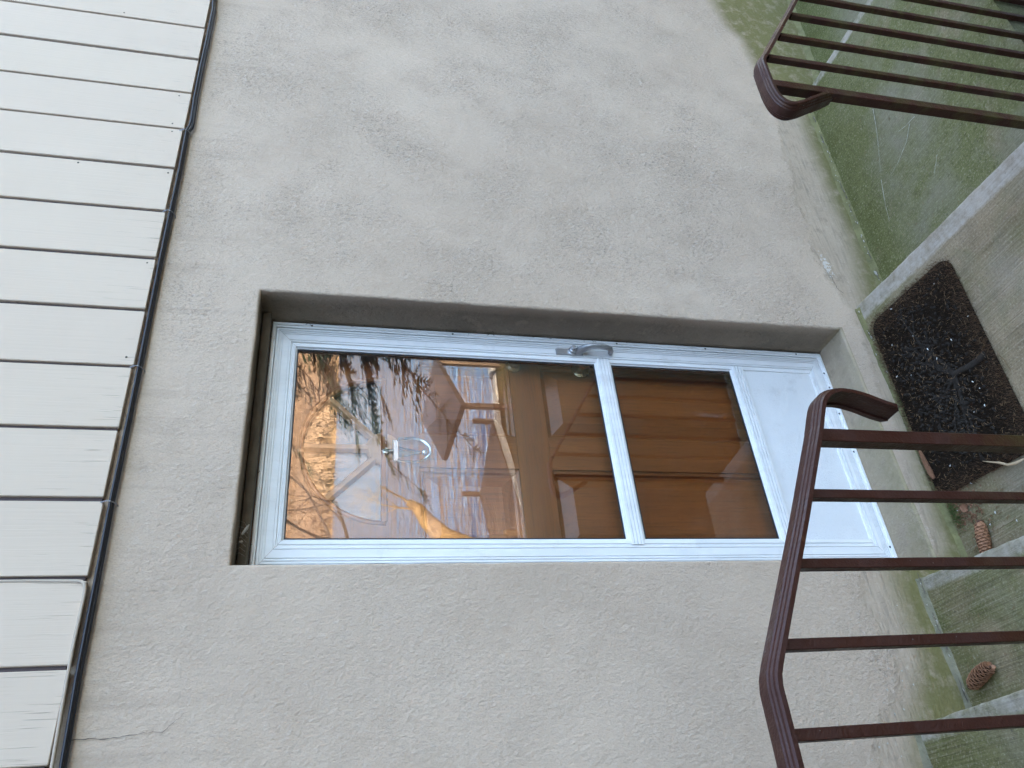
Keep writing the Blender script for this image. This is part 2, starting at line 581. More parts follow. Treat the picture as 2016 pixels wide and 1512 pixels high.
def raw(name, verts, faces, mat, parent=None, smooth=False):
    me = bpy.data.meshes.new(name)
    me.from_pydata(verts, [], faces)
    me.materials.append(mat)
    if smooth: me.shade_smooth()
    ob = bpy.data.objects.new(name, me)
    COL.objects.link(ob)
    if parent is not None:
        ob.parent = parent
        base = Vector((0, 0, 0)); q = parent
        while q is not None:
            base = base + q.location; q = q.parent
        ob.location = -base
    return ob


def empty(name, loc, label, cat, group=None):
    o = bpy.data.objects.new(name, None)
    COL.objects.link(o)
    o.location = loc
    o.empty_display_size = .1
    return tag(o, label, cat, group)


def tag(o, label, cat, group=None, kind=None):
    o["label"] = label
    if cat: o["category"] = cat
    if group: o["group"] = group
    if kind: o["kind"] = kind
    return o


def structure(o, label):
    o["kind"] = "structure"
    o["label"] = label
    return o


def nz(x, y, z=0.0, s=1.0):
    return noise.noise((x * s, y * s, z * s))


R = random.Random(11)

# ================================================================== HOUSE
house = empty("house", (0, 0, 0), "grey stuccoed house front with painted vertical siding above and a glazed storm door", "house")
XL, XR, ZB, ZT = 0.0, .8973, .1115, 2.1774
RB = .009


def interp(x, pts):
    xs, ys = zip(*pts)
    return float(np.interp(x, xs, ys))


RAG = [(-3, .6), (-.60, .56), (-.47, .485), (-.38, .41), (-.32, .386), (-.23, .387), (-.145, .408), (-.02, .37), (.02, .10), (.95, .02), (1.06, .035),
       (1.16, .071), (1.34, .078), (1.51, .078), (1.80, .046), (2.05, .01), (2.4, -.02), (3.0, -.06), (6, -.2)]
ALG = [(-3, .55), (-.55, .42), (-.43, .392), (-.37, .345), (-.29, .30), (-.20, .30), (-.02, .28), (.02, .06), (.95, -.05), (1.24, -.095), (1.63, -.115), (2.18, -.155), (2.33, -.105),
       (2.51, -.04), (2.76, -.02), (2.88, .055), (3.10, .085), (6, .3)]
TREAD = [(-3, .392), (-.47, .392), (-.465, .20), (-.065, .20), (-.06, 0), (1.015, 0), (1.017, -.15), (2.345, -.22), (2.35, -.36), (6, -.62)]


def wall_grid():
    xs = sorted(set([-4.5, -3, -2, -1.4] + list(np.round(np.arange(-1.0, XL - RB - .012, .025), 4)) + [XL - RB] + list(np.round(np.linspace(XL - RB, XR + RB, 37), 5))
                    + list(np.round(np.arange(XR + RB + .02, 3.45, .025), 4)) + [3.8, 4.5, 5.5, 7]))
    zs = sorted(set([-2.5, -1.5, -1.0] + list(np.round(np.arange(-.7, ZB - RB - .01, .02), 4)) + list(np.round(np.linspace(ZB - RB, ZT + RB, 92), 5)) + list(np.round(np.arange(ZT + RB + .02, 2.52, .025), 4)) + [2.56]))
    nx, nzv = len(xs), len(zs)
    V, F, PA, AL, GR, LI, RO = [], [], [], [], [], [], []
    for z in zs:
        for x in xs:
            dx = max(XL - RB - x, x - XR - RB, 0)
            dz = max(ZB - RB - z, z - ZT - RB, 0)
            k = min(1, math.hypot(dx, dz) / .12)
            y = k * (.0035 * nz(x, z, 1.3, 2.2) + .0016 * nz(x, z, 4.1, 9))
            V.append((x, y, z))
            rg = interp(x, RAG) + .03 * nz(x, z, 9.1, 6)
            PA.append(min(1, max(0, .5 + (rg - z) / .10)))
            al = interp(x, ALG) + .03 * nz(x, z, 5.1, 5)
            a = min(1, max(0, .5 + (al - z) / .09))
            if x > 2.3: a *= 1.0
            AL.append(a)
            GR.append(.35 * max(0, 1 - abs(z - 2.485) / .03))
            RO.append(min(1, max(.25, .30 + .75 * (x + .15) / .9)) if z > .45 else .8)
            LI.append(max(0, 1 - math.hypot((x - 1.22 - .6 * (z - .06)) / .16, (z - .055) / .045)) * .75 + .30 * max(0, 1 - abs(x - 1.9) / .8) * max(0, 1 - abs(z + .14 + (x - 1.2) * .05) / .03))
    for j in range(nzv - 1):
        for i in range(nx - 1):
            cx, cz = (xs[i] + xs[i + 1]) / 2, (zs[j] + zs[j + 1]) / 2
            if XL - RB < cx < XR + RB and ZB - RB < cz < ZT + RB: continue
            a = j * nx + i
            F.append((a, a + 1, a + nx + 1, a + nx))
    # rounded, slightly uneven opening edge and the reveal running back to the inner door frame
    prof = [(RB, 0.0)] + [(RB * (1 - math.sin(t)), RB * (1 - math.cos(t))) for t in np.linspace(.3, math.pi / 2, 5)] + [(0, .05), (0, .10), (0, .16), (0, .33)]
    per = []
    n_x, n_z = 30, 66
    for k in range(n_x): per.append((k / n_x, 0))
    for k in range(n_z): per.append((1, k / n_z))
    for k in range(n_x): per.append((1 - k / n_x, 1))
    for k in range(n_z): per.append((0, 1 - k / n_z))
    b0 = len(V)
    npn = len(per)
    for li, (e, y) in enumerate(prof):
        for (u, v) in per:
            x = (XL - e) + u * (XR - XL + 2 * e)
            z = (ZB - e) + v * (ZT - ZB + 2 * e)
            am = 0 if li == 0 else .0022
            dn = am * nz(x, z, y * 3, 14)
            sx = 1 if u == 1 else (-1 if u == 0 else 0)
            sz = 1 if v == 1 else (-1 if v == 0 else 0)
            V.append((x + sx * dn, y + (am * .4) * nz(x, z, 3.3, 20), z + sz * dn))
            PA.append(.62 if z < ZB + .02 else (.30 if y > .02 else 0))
            GR.append((.30 + .3 * min(1, y / .08)) if z < ZB + .02 else min(1, y / .03) * (.9 if x > .5 or z > 2 else .6))  # reveal and sill: dirt plus the shade of the recess, as colour
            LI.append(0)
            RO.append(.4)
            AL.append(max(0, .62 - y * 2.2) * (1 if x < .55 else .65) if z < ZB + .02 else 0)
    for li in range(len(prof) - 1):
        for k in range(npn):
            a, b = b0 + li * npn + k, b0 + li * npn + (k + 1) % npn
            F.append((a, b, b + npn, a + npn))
    ob = raw("stucco_wall", V, F, MT['stucco'], house, True)
    me = ob.data
    me.set_sharp_from_angle(angle=rad(50))
    for nm, dat in (("parge", PA), ("algae", AL), ("grime_shade", GR), ("lime", LI), ("rough", RO)):
        at = me.attributes.new(nm, 'FLOAT', 'POINT')
        at.data.foreach_set("value", np.array(dat, dtype=np.float32))
    return ob


wall_grid()

# the body of the house behind the front wall (keeps the daylight out and throws its shadow)
mb = MB()
mb.box(-4.5, -.35, .34, .5, -2.5, 2.56).box(1.25, 7, .34, .5, -2.5, 2.56).box(-.35, 1.25, .34, .5, 2.25, 2.56).box(-.35, 1.25, .34, .5, -2.5, .05)
mb.box(-4.5, 7, .02, .34, 2.50, 2.545)
mb.box(-4.5, -4.35, .5, 8, -2.5, 5.3).box(6.85, 7, .5, 8, -2.5, 5.3).box(-4.35, 6.85, 7.85, 8, -2.5, 5.3)
mb.box(-4.35, 6.85, .5, 7.85, -.05, .0)
mb.build("inner_wall", MT['inside'], house)
mb = MB()
mb.box(-4.5, 7, -.012, .25, 2.497, 5.3)
mb.build("siding_backing", MT['groove'], house)
mb = MB()
mb.add([(-5, -.45, 5.25), (7.5, -.45, 5.25), (7.5, 4.25, 6.9), (-5, 4.25, 6.9), (-5, 8.9, 5.25), (7.5, 8.9, 5.25),
        (-5, -.45, 5.1), (7.5, -.45, 5.1), (7.5, 4.25, 6.7), (-5, 4.25, 6.7), (-5, 8.9, 5.1), (7.5, 8.9, 5.1)],
       [(0, 1, 2, 3), (3, 2, 5, 4), (6, 9, 8, 7), (9, 10, 11, 8), (0, 6, 7, 1), (4, 5, 11, 10), (0, 3, 9, 6), (3, 4, 10, 9), (1, 7, 8, 2), (2, 8, 11, 5)])
mb.add([(-4.42, .5, 5.2), (-4.42, 8, 5.2), (-4.42, 4.25, 6.8)], [(0, 1, 2)])
mb.add([(6.92, .5, 5.2), (6.92, 8, 5.2), (6.92, 4.25, 6.8)], [(0, 1, 2)])
mb.build("roof", MT['roof'], house)

MB().box(-4.5, -2.70, -3.2, -.03, -2.5, 5.08).build("added_shade_wing", MT['wing'], house)  # added out of view; its dark bulk shades the left wall and reveal

# siding boards, one per 8 inch module
G0, PITCH, ZS = 2.19662, .2032, 2.4907
bw = PITCH - .0115
proto = {}
for i in range(-22, 32):
    xr = G0 - i * PITCH - .00575        # right side of board i (groove centre to its right)
    xl = xr - bw
    if xr > 6.95 or xl < -2.68: continue
    key = (i * 7) % 5
    dz = [0, .0015, -.001, .0025, -.002][key]
    w_ = [0, -.0012, .0008, -.0018, .0004][(i * 3) % 5]
    if key not in proto:
        m_ = MB().box(-bw / 2, bw / 2, -.0085, .0085, dz, 2.6, .0018)
        ob = m_.build("siding_board", MT['siding'], house, origin=((xl + xr) / 2, -.0125, ZS))
        # build() subtracts the origin: restore the local mesh
        me = ob.data
        for vv in me.vertices: vv.co += Vector(((xl + xr) / 2, -.0125, ZS))
        proto[key] = me
    else:
        ob = bpy.data.objects.new("siding_board", proto[key])
        COL.objects.link(ob)
        ob.parent = house
        ob.location = ((xl + xr) / 2, -.0125, ZS)
    ob.location.x += w_
    ob.location.y += .0006 * ((i * 5) % 3 - 1)
# nail heads / holes in the boards
nh = MB()
for i in range(-8, 16):
    xg = G0 - i * PITCH
    for dx in (-.022, .024):
        for zz in (ZS + .028, ZS + .30):
            if R.random() < .13:
                x, z = xg + dx + R.uniform(-.006, .006), zz + R.uniform(-.012, .012)
                nh.lathe([(0, .0035), (.0012, .003), (.0012, 0)], (x, -.0205, z), (0, -1, 0), 7)
nh.build("siding_nail", MT['crack'], house)["kind"] = "stuff"

# wall crack below the siding
def strip(pts, wid, nrm, y_off, jit=0.0, seed=0):
    rr = random.Random(seed)
    P = []
    for a, b in zip(pts[:-1], pts[1:]):
        n = max(2, int(((a[0] - b[0]) ** 2 + (a[1] - b[1]) ** 2) ** .5 / .008))
        for k in range(n):
            t = k / n
            P.append((a[0] + (b[0] - a[0]) * t + rr.uniform(-jit, jit), a[1] + (b[1] - a[1]) * t + rr.uniform(-jit, jit)))
    P.append(pts[-1])
    V, F = [], []
    for i, q in enumerate(P):
        t = (P[min(i + 1, len(P) - 1)][0] - P[max(0, i - 1)][0], P[min(i + 1, len(P) - 1)][1] - P[max(0, i - 1)][1])
        L = math.hypot(*t) or 1
        ww = wid * (.5 + rr.random()) * (1 - .8 * i / len(P)) / 2
        nx_, nz_ = -t[1] / L * ww, t[0] / L * ww
        for sg in (1, -1):
            a, b = q[0] + sg * nx_, q[1] + sg * nz_
            V.append((a, y_off, b) if nrm == 'y' else (a, b, y_off(a, b) if callable(y_off) else y_off))
    for i in range(len(P) - 1):
        F.append((2 * i, 2 * i + 1, 2 * i + 3, 2 * i + 2))
    return V, F


V, F = strip([(-.392, 2.470), (-.389, 2.44), (-.393, 2.40), (-.390, 2.36), (-.384, 2.31), (-.385, 2.279), (-.362, 2.252), (-.345, 2.235)], .0016, 'y', -.0040, .0018, 3)
MB().add(V, F).build("wall_crack", MT['crack'], house)
V, F = strip([(1.075, .035), (1.10, .055), (1.15, .058), (1.20, .075), (1.235, .10)], .0028, 'y', -.0040, .002, 5)
MB().add(V, F).build("wall_crack", MT['crack'], house)
fl = MB()
for k in range(26):
    x = R.uniform(-.55, 0)
    z = interp(x, RAG) + R.gauss(0, .05)
    s_ = R.uniform(.0015, .004)
    fl.add([(x + s_ * math.cos(a) * R.uniform(.6, 1.3), -.0045, z + s_ * math.sin(a) * R.uniform(.6, 1.2)) for a in [i * 6.283 / 5 for i in range(5)]], [tuple(range(5))])
fl.build("lime_flakes", MT['flake'], house)["kind"] = "stuff"

# timber strip between the soffit of the opening and the storm door head
MB().box(.004, .893, .105, .150, 2.1475, 2.1745, .003).build("head_trim", MT['trimwood'], house)

# ------------------------------------------------------------------ storm door
YD = .1533


def frame_loop(x0, x1, z0, z1, ws, prof):
    """mitred frame: ws = (left, right, bottom, top) widths, prof = (fraction of width from outside, y)"""
    m_ = MB()
    V = []
    for (t, y) in prof:
        l, r_x, b, tp = [q * t for q in ws]
        V += [(x0 + l, y, z0 + b), (x1 - r_x, y, z0 + b), (x1 - r_x, y, z1 - tp), (x0 + l, y, z1 - tp)]
    F = []
    for i in range(len(prof) - 1):
        for k in range(4):
            a, b = i * 4 + k, i * 4 + (k + 1) % 4
            F.append((a, b, b + 4, a + 4))
    return V, F


def frame_sides(name, x0, x1, z0, z1, ws, prof, mat, parent, names):
    """the same frame as four separate mitred pieces with a hairline joint"""
    V, F = frame_loop(x0, x1, z0, z1, ws, prof)
    g = .00045
    for k in range(4):
        m_ = MB()
        vs_, fs = [], []
        for i in range(len(prof)):
            a, b = Vector(V[i * 4 + k]), Vector(V[i * 4 + (k + 1) % 4])
            d = (b - a).normalized()
            vs_ += [a + d * g, b - d * g]
        for i in range(len(prof) - 1):
            fs.append((2 * i, 2 * i + 1, 2 * i + 3, 2 * i + 2))
        m_.add(vs_, fs).build(names[k], mat, parent)


def dy(prof):
    return [(t, YD + y) for t, y in prof]


# outer aluminium frame fixed to the reveal (part of the house) is the door's own mesh
zbar = [(0, .035), (0, -.004), (.12, -.006), (.5, -.006), (.55, -.001), (.9, -.001), (.92, .004), (1, .006), (1, .03)]
V, F = frame_loop(.028, .8905, .1120, 2.1455, (.019, .019, .020, .014), dy(zbar))
door = MB().add(V, F).build("storm_door", MT['alu'], house)
door["label"] = "white aluminium storm door with two glass panes and a solid kick panel"
leaf = [(0, .028), (0, .001), (.02, 0), (.10, 0), (.105, .0035), (.130, .0035), (.135, 0), (.20, 0), (.205, .0030), (.230, .0030), (.235, 0), (.30, 0), (.305, .0028), (.325, .0028), (.33, 0), (.60, 0), (.605, .0030), (.63, .0030), (.635, 0), (.70, 0), (.725, .0060),
        (.76, .0062), (.79, .0045), (.80, .0020), (.92, .0030), (.95, .009), (1.0, .0115), (1.0, .022)]
LX0, LX1, LZ0, LZ1 = .048, .8705, .1335, 2.1305
frame_sides("leaf", LX0, LX1, LZ0, LZ1, (.087, .0755, .053, .0685), dy(leaf), MT['alu'], door, ["bottom_rail", "door_stile", "top_rail", "door_stile"])


def level_rail(z0, z1, x0, x1, name):
    h = z1 - z0
    prof = [(0, .020), (0, .010), (.06, .006), (.12, .006), (.14, .0012), (.18, -.0018), (.30, -.0018), (.305, .0016), (.34, .0016), (.345, -.0018), (.48, -.0018), (.485, .0016), (.52, .0016), (.525, -.0018), (.66, -.0018), (.665, .0016), (.70, .0016), (.705, -.0018), (.82, -.0018), (.86, .0012), (.88, .006), (.94, .006), (1, .010), (1, .020)]
    vs_, fs = [], []
    for t, y in prof:
        ch = .010 * (1 if (t < .15 or t > .85) else 0)
        vs_ += [(x0 + ch, YD + y, z0 + t * h), (x1 - ch, YD + y, z0 + t * h)]
    for i in range(len(prof) - 1):
        fs.append((2 * i, 2 * i + 1, 2 * i + 3, 2 * i + 2))
    n = len(prof)
    fs.append(tuple(2 * i for i in range(n)))
    fs.append(tuple(2 * i + 1 for i in range(n)))
    MB().add(vs_, fs).build(name, MT['alu'], door)


level_rail(.982, 1.045, .112, .815, "middle_rail")
level_rail(.456, .5165, .118, .812, "middle_rail")
MB().box(.130, .806, YD + .0125, YD + .0155, 1.040, 2.068).build("upper_glass", MT['glass'], door)
MB().box(.130, .806, YD + .0125, YD + .0155, .510, .988).build("lower_glass", MT['glass'], door)
MB().box(.128, .804, YD + .0085, YD + .016, .180, .462, .001).build("kick_panel", MT['panel'], door)
MB().box(.049, .870, YD - .0012, YD + .010, .1150, .1318, .001).build("door_sweep", MT['alu'], door)
for x in (.10, .29, .46, .62, .735, .80):
    MB().lathe([(0, .0042), (.0016, .0036), (.0024, .0016), (.0024, 0)], (x, YD - .0012, .1235), (0, -1, 0), 10).build("screw", MT['screw'], door)
for z in (.22, .60, .95, 1.55, 2.02):
    MB().lathe([(0, .0036), (.0014, .003), (.002, 0)], (.8815, YD - .006, z), (0, -1, 0), 8).build("screw", MT['screw'], door)
# black gaskets around both panes
for (z0, z1) in ((1.0455, 2.0615), (.517, .9815)):
    V, F = frame_loop(.1345, .7955, z0, z1, (.004, .004, .004, .004), dy([(0, .0135), (0, .0105), (1, .0112), (1, .0138)]))
    MB().add(V, F).build("gasket", MT['seal'], door)

# lever handle on the latch stile
hx = .834
hd = MB()
hd.add([(hx - .014, YD - .001, 1.185), (hx + .013, YD - .001, 1.185), (hx + .013, YD - .001, 1.085), (hx - .014, YD - .001, 1.085),
        (hx - .012, YD - .006, 1.182), (hx + .011, YD - .006, 1.182), (hx + .011, YD - .006, 1.088), (hx - .012, YD - .006, 1.088)],
       [(0, 1, 2, 3), (4, 5, 6, 7), (0, 1, 5, 4), (1, 2, 6, 5), (2, 3, 7, 6), (3, 0, 4, 7)])
handle = hd.build("door_handle", MT['pewter'], door)
gp = [(hx, YD - .004, 1.105), (hx, YD - .020, 1.098), (hx, YD - .036, 1.080), (hx, YD - .044, 1.060), (hx, YD - .046, 1.035), (hx, YD - .043, 1.012), (hx, YD - .034, .993), (hx, YD - .020, .985), (hx, YD - .008, .984)]
hh = MB().tube(gp, [.014, .0125, .0105, .009, .0085, .0085, .0085, .008, .0075], 10, True, 1.25)
hh.lathe([(0, .017), (.004, .0165), (.006, .013), (.016, .0125), (.018, .010), (.018, .0095), (.028, .009), (.0295, .0075), (.0295, 0)], (hx, YD - .005, 1.126), (0, -1, 0), 18)
hb = hh.build("door_handle", MT['pewter'], door, True, None, 40)

# small grime: spider debris in the corners of the head and along the jamb
dbt = MB()
for k in range(90):
    if R.random() < .55:
        x, z = R.uniform(.03, .88), R.choice((2.146, 2.170)) + R.uniform(-.004, .003)
        y = YD - .012 - R.random() * .05
    else:
        x, z = .886 + R.uniform(-.006, .004), R.uniform(.9, 2.14)
        y = YD - .010 - R.random() * .012
    a, b = R.uniform(0, 6.28), R.uniform(-.5, .5)
    L = R.uniform(.002, .007)
    d = Vector((math.cos(a), b, math.sin(a))) * L
    dbt.tube([Vector((x, y, z)) - d, Vector((x, y, z)) + d * .6], R.uniform(.0004, .0011), 3)
ob = dbt.build("debris", MT['trimwood'], None)
tag(ob, "dark specks and insect debris caught around the storm door head and jamb", "debris", None, "stuff")
wb = MB()
for k in range(7):
    wb.tube([(.07 + .012 * k, YD - .01, 2.1465), (.055 + .014 * k, .06, 2.166 - .001 * k), (.035 + .016 * k, .03, 2.172)], .0003, 3)
wb.tube([(.115, .085, 2.166), (.128, .075, 2.155), (.137, .068, 2.148)], [.003, .0045, .0015], 5)
wb.tube([(.085, .06, 2.168), (.09, .07, 2.162)], [.0015, .003], 5)
tag(wb.build("cobweb", MT['web'], None), "thin cobweb with a brown leaf scrap under the door lintel corner", "cobweb")

# ------------------------------------------------------------------ inner oak door
YI = .235
IX0, IX1, IZ0, IZ1 = .020, .936, .115, 2.150
FX, FZ, FR = .478, 1.772, .262
th = .04
# top rail with the half round opening is the door's own mesh
outer = []
nseg = 36
arc = [(FX + FR * math.cos(a), FZ + FR * math.sin(a)) for a in np.linspace(0, math.pi, nseg + 1)]
zb_ = 1.668
def rect_hit(a):
    dx, dz = math.cos(a), math.sin(a)
    t = min([q for q in (((IX1 - .100 - FX) / dx if dx > 1e-6 else 9), ((IX0 + .100 - FX) / dx if dx < -1e-6 else 9), ((IZ1 - FZ) / dz if dz > 1e-6 else 9)) if q > 0])
    return FX + dx * t, FZ + dz * t
oc = [rect_hit(a) for a in np.linspace(0, math.pi, nseg + 1)]
m_ = MB()
V = [(x, YI, z) for x, z in arc] + [(x, YI, z) for x, z in oc] + [(x, YI + th, z) for x, z in arc]
n1 = nseg + 1
F = [(i, i + 1, n1 + i + 1, n1 + i) for i in range(nseg)] + [(i, i + 1, 2 * n1 + i + 1, 2 * n1 + i) for i in range(nseg)]
m_.add(V, F)
m_.box(IX0 + .100, IX1 - .100, YI, YI + th, zb_, FZ)
inner = m_.build("front_door", MT['woodh'], house)
inner["label"] = "stained oak entrance door with fanlight and raised panels behind the storm glass"
for x0, x1 in ((IX0, IX0 + .0995), (IX1 - .0995, IX1)):
    MB().box(x0, x1, YI + .0005, YI + th, IZ0, IZ1, .001).build("stile", MT['woodv'], inner)
MB().box(.4095, .5305, YI + .0005, YI + th, 1.341, zb_ - .0006).build("mullion", MT['woodv'], inner)
MB().box(.4095, .5305, YI + .0005, YI + th, .32, 1.2285).build("mullion", MT['woodv'], inner)
MB().box(IX0 + .1002, IX1 - .1002, YI, YI + th, 1.2290, 1.3405).build("lock_rail", MT['woodh'], inner)
MB().box(IX0 + .1002, IX1 - .1002, YI, YI + th, IZ0, .3195).build("bottom_rail", MT['woodh'], inner)
pprof = [(0, .0), (.0, .008), (.010, .011), (.014, .022), (.022, .024), (.060, .008), (.063, .0065), (.5, .0065)]
for (x0, x1, z0, z1) in ((IX0 + .1, .409, 1.341, zb_), (.531, IX1 - .1, 1.341, zb_), (IX0 + .1, .409, .32, 1.2285), (.531, IX1 - .1, .32, 1.2285)):
    V = []
    pp = pprof[:-1]
    for d, y in pp:
        V += [(x0 + d, YI + y, z0 + d), (x1 - d, YI + y, z0 + d), (x1 - d, YI + y, z1 - d), (x0 + d, YI + y, z1 - d)]
    F = []
    for i in range(len(pp) - 1):
        for k in range(4):
            F.append((i * 4 + k, i * 4 + (k + 1) % 4, (i + 1) * 4 + (k + 1) % 4, (i + 1) * 4 + k))
    F.append(tuple((len(pp) - 1) * 4 + k for k in range(4)))
    MB().add(V, F).build("raised_panel", MT['woodp'], inner)
# fanlight: glass, rim moulding, spokes and hub
gv = [(FX, YI + .02, FZ)] + [(x, YI + .02, z) for x, z in arc] + [(FX, YI + .023, FZ)] + [(x, YI + .023, z) for x, z in arc]
n2 = n1 + 1
MB().add(gv, [tuple(range(0, n2)), tuple(range(n2, 2 * n2))]).build("fanlight_glass", MT['fanglass'], inner)
MB().tube([(x, YI + .004, z) for x, z in arc] , .009, 6, True).build("fanlight_moulding", MT['woodv'], inner, True)
MB().box(FX - FR, FX + FR, YI - .006, YI + .018, FZ - .004, FZ + .016, .004).build("fanlight_moulding", MT['woodh'], inner)
for a in (45, 90, 135):
    ca, sa = math.cos(rad(a)), math.sin(rad(a))
    vs_ = []
    for (rr_, hw) in ((.045, .0145), (FR - .002, .0145)):
        for (o_, y) in ((-hw, YI + .016), (-hw * .5, YI + .001), (hw * .5, YI + .001), (hw, YI + .016)):
            vs_.append((FX + ca * rr_ - sa * o_, y, FZ + sa * rr_ + ca * o_))
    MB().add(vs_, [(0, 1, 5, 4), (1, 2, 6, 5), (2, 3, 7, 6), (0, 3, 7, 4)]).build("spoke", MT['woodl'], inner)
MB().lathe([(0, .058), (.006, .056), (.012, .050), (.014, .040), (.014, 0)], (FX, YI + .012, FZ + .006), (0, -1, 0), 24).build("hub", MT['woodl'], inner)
# knocker
kx, kz = .460, 1.742
kn = MB()
kn.lathe([(0, .012), (.004, .013), (.010, .010), (.012, 0)], (kx, YI, kz + .030), (0, -1, 0), 14)
kn.tube([(kx, YI - .008, kz + .045), (kx, YI - .010, kz + .005)], [.004, .007], 8)
kn.box(kx - .039, kx + .039, YI - .014, YI - .001, kz - .010, kz + .010, .003)
kn.add([(kx - .020, YI - .003, kz - .010), (kx + .020, YI - .003, kz - .010), (kx + .004, YI - .003, kz - .080), (kx - .004, YI - .003, kz - .080), (kx, YI - .012, kz - .012), (kx, YI - .006, kz - .078)],
       [(0, 4, 5, 3), (4, 1, 2, 5), (0, 1, 4), (3, 5, 2)])
kn.tube([(kx + .043 * math.cos(a), YI - .016, kz - .030 + .058 * math.sin(a) - (.022 if math.sin(a) < 0 else 0)) for a in np.linspace(rad(28), rad(-208), 26)], .0052, 8)
kn.lathe([(0, .010), (.006, .010), (.010, .006), (.011, 0)], (kx, YI, kz - .092), (0, -1, 0), 14)
kn.build("door_knocker", MT['chrome'], inner, True, None, 35)
# knob and deadbolt
MB().lathe([(0, .034), (.004, .034), (.008, .028), (.010, .014), (.030, .012), (.036, .020), (.046, .027), (.056, .026), (.062, .018), (.064, 0)], (.818, YI, 1.072), (0, -1, 0), 24).build("door_knob", MT['brass'], inner, True, None, 50)
MB().lathe([(0, .030), (.006, .029), (.010, .024), (.016, .021), (.018, .012), (.018, 0)], (.822, YI, 1.322), (0, -1, 0), 22).build("deadbolt", MT['brass'], inner, True, None, 50)
MB().box(-.012, .0185, .205, .30, .112, 2.178).box(.9375, .96, .205, .30, .112, 2.178).box(.0185, .9375, .205, .30, 2.1515, 2.178).build("door_jamb", MT['woodv'], house)
MB().box(.001, .896, YD + .036, .30, .108, .1150).build("threshold", MT['trimwood'], house)

# ================================================================== CABLES
def cable_pts(off, zoff, seed):
    base = [(4.6, 2.490), (3.4, 2.489), (2.38, 2.4885), (2.13, 2.488), (1.94, 2.489), (1.755, 2.488), (1.63, 2.4835), (1.578, 2.4855), (1.38, 2.483), (1.18, 2.483), (.954, 2.484), (.57, 2.4805), (.157, 2.4805), (-.045, 2.4775), (-.264, 2.475), (-.448, 2.469), (-.9, 2.466), (-2.6, 2.472)]
    rr = random.Random(seed)
    P = []
    for (a, b) in zip(base[:-1], base[1:]):
        n = max(2, int(abs(a[0] - b[0]) / .05))
        for k in range(n):
            t = k / n
            x = a[0] + (b[0] - a[0]) * t
            sp = 1.0 if not (1.60 < x < 2.38) else 1.9
            P.append((x, -.014 + off[0] + .0012 * nz(x, seed, 0, 3), a[1] + (b[1] - a[1]) * t + zoff * sp + .0010 * nz(x, seed, 2, 4)))
    return P


cb = MB().tube(cable_pts((0, 0), -.0095, 1), .0058, 8)
c1 = cb.build("cable", MT['cable'], None, True)
tag(c1, "thick black cable clipped along the bottom edge of the siding", "cable")
c2 = MB().tube(cable_pts((-.0105, 0), -.0060, 2), .0040, 8).build("cable", MT['cable'], None, True)
tag(c2, "thinner black cable lying in front of the thick one under the siding", "cable")
for x, z in ((1.574, 2.4855), (1.176, 2.483), (.566, 2.4805), (.155, 2.4805)):
    pts = [(x, -.001, z - .020), (x, -.012, z - .0185), (x, -.022, z - .0145), (x, -.0305, z - .007), (x, -.0315, z + .002), (x, -.026, z + .010), (x, -.0225, z + .016)]
    MB().tube(pts, .0020, 6, True, .6).build("cable_clip", MT['clip'], c1)
tp = [(-.045, -.0195, 5.2), (-.045, -.0195, 3.4), (-.0445, -.0195, 2.62), (-.046, -.0205, 2.512), (-.049, -.025, 2.500), (-.056, -.0275, 2.492), (-.068, -.028, 2.488), (-.085, -.028, 2.487), (-.20, -.028, 2.4875), (-.285, -.028, 2.4855), (-.448, -.028, 2.479), (-.9, -.028, 2.477), (-2.6, -.028, 2.484)]
tag(MB().tube(tp, .0040, 10).build("conduit", MT['conduit'], None, True), "pale grey conduit running down a siding groove and bending along the cable", "conduit")

# ================================================================== CONCRETE STEPS
stairs = empty("concrete_steps", (.45, -.5, 0), "mossy poured concrete steps and landings running along the house wall", "steps")
YO = -1.12


def edge_x(p0, p1, y):
    return p0[0] + (p1[0] - p0[0]) * (y - p0[1]) / (p1[1] - p0[1])


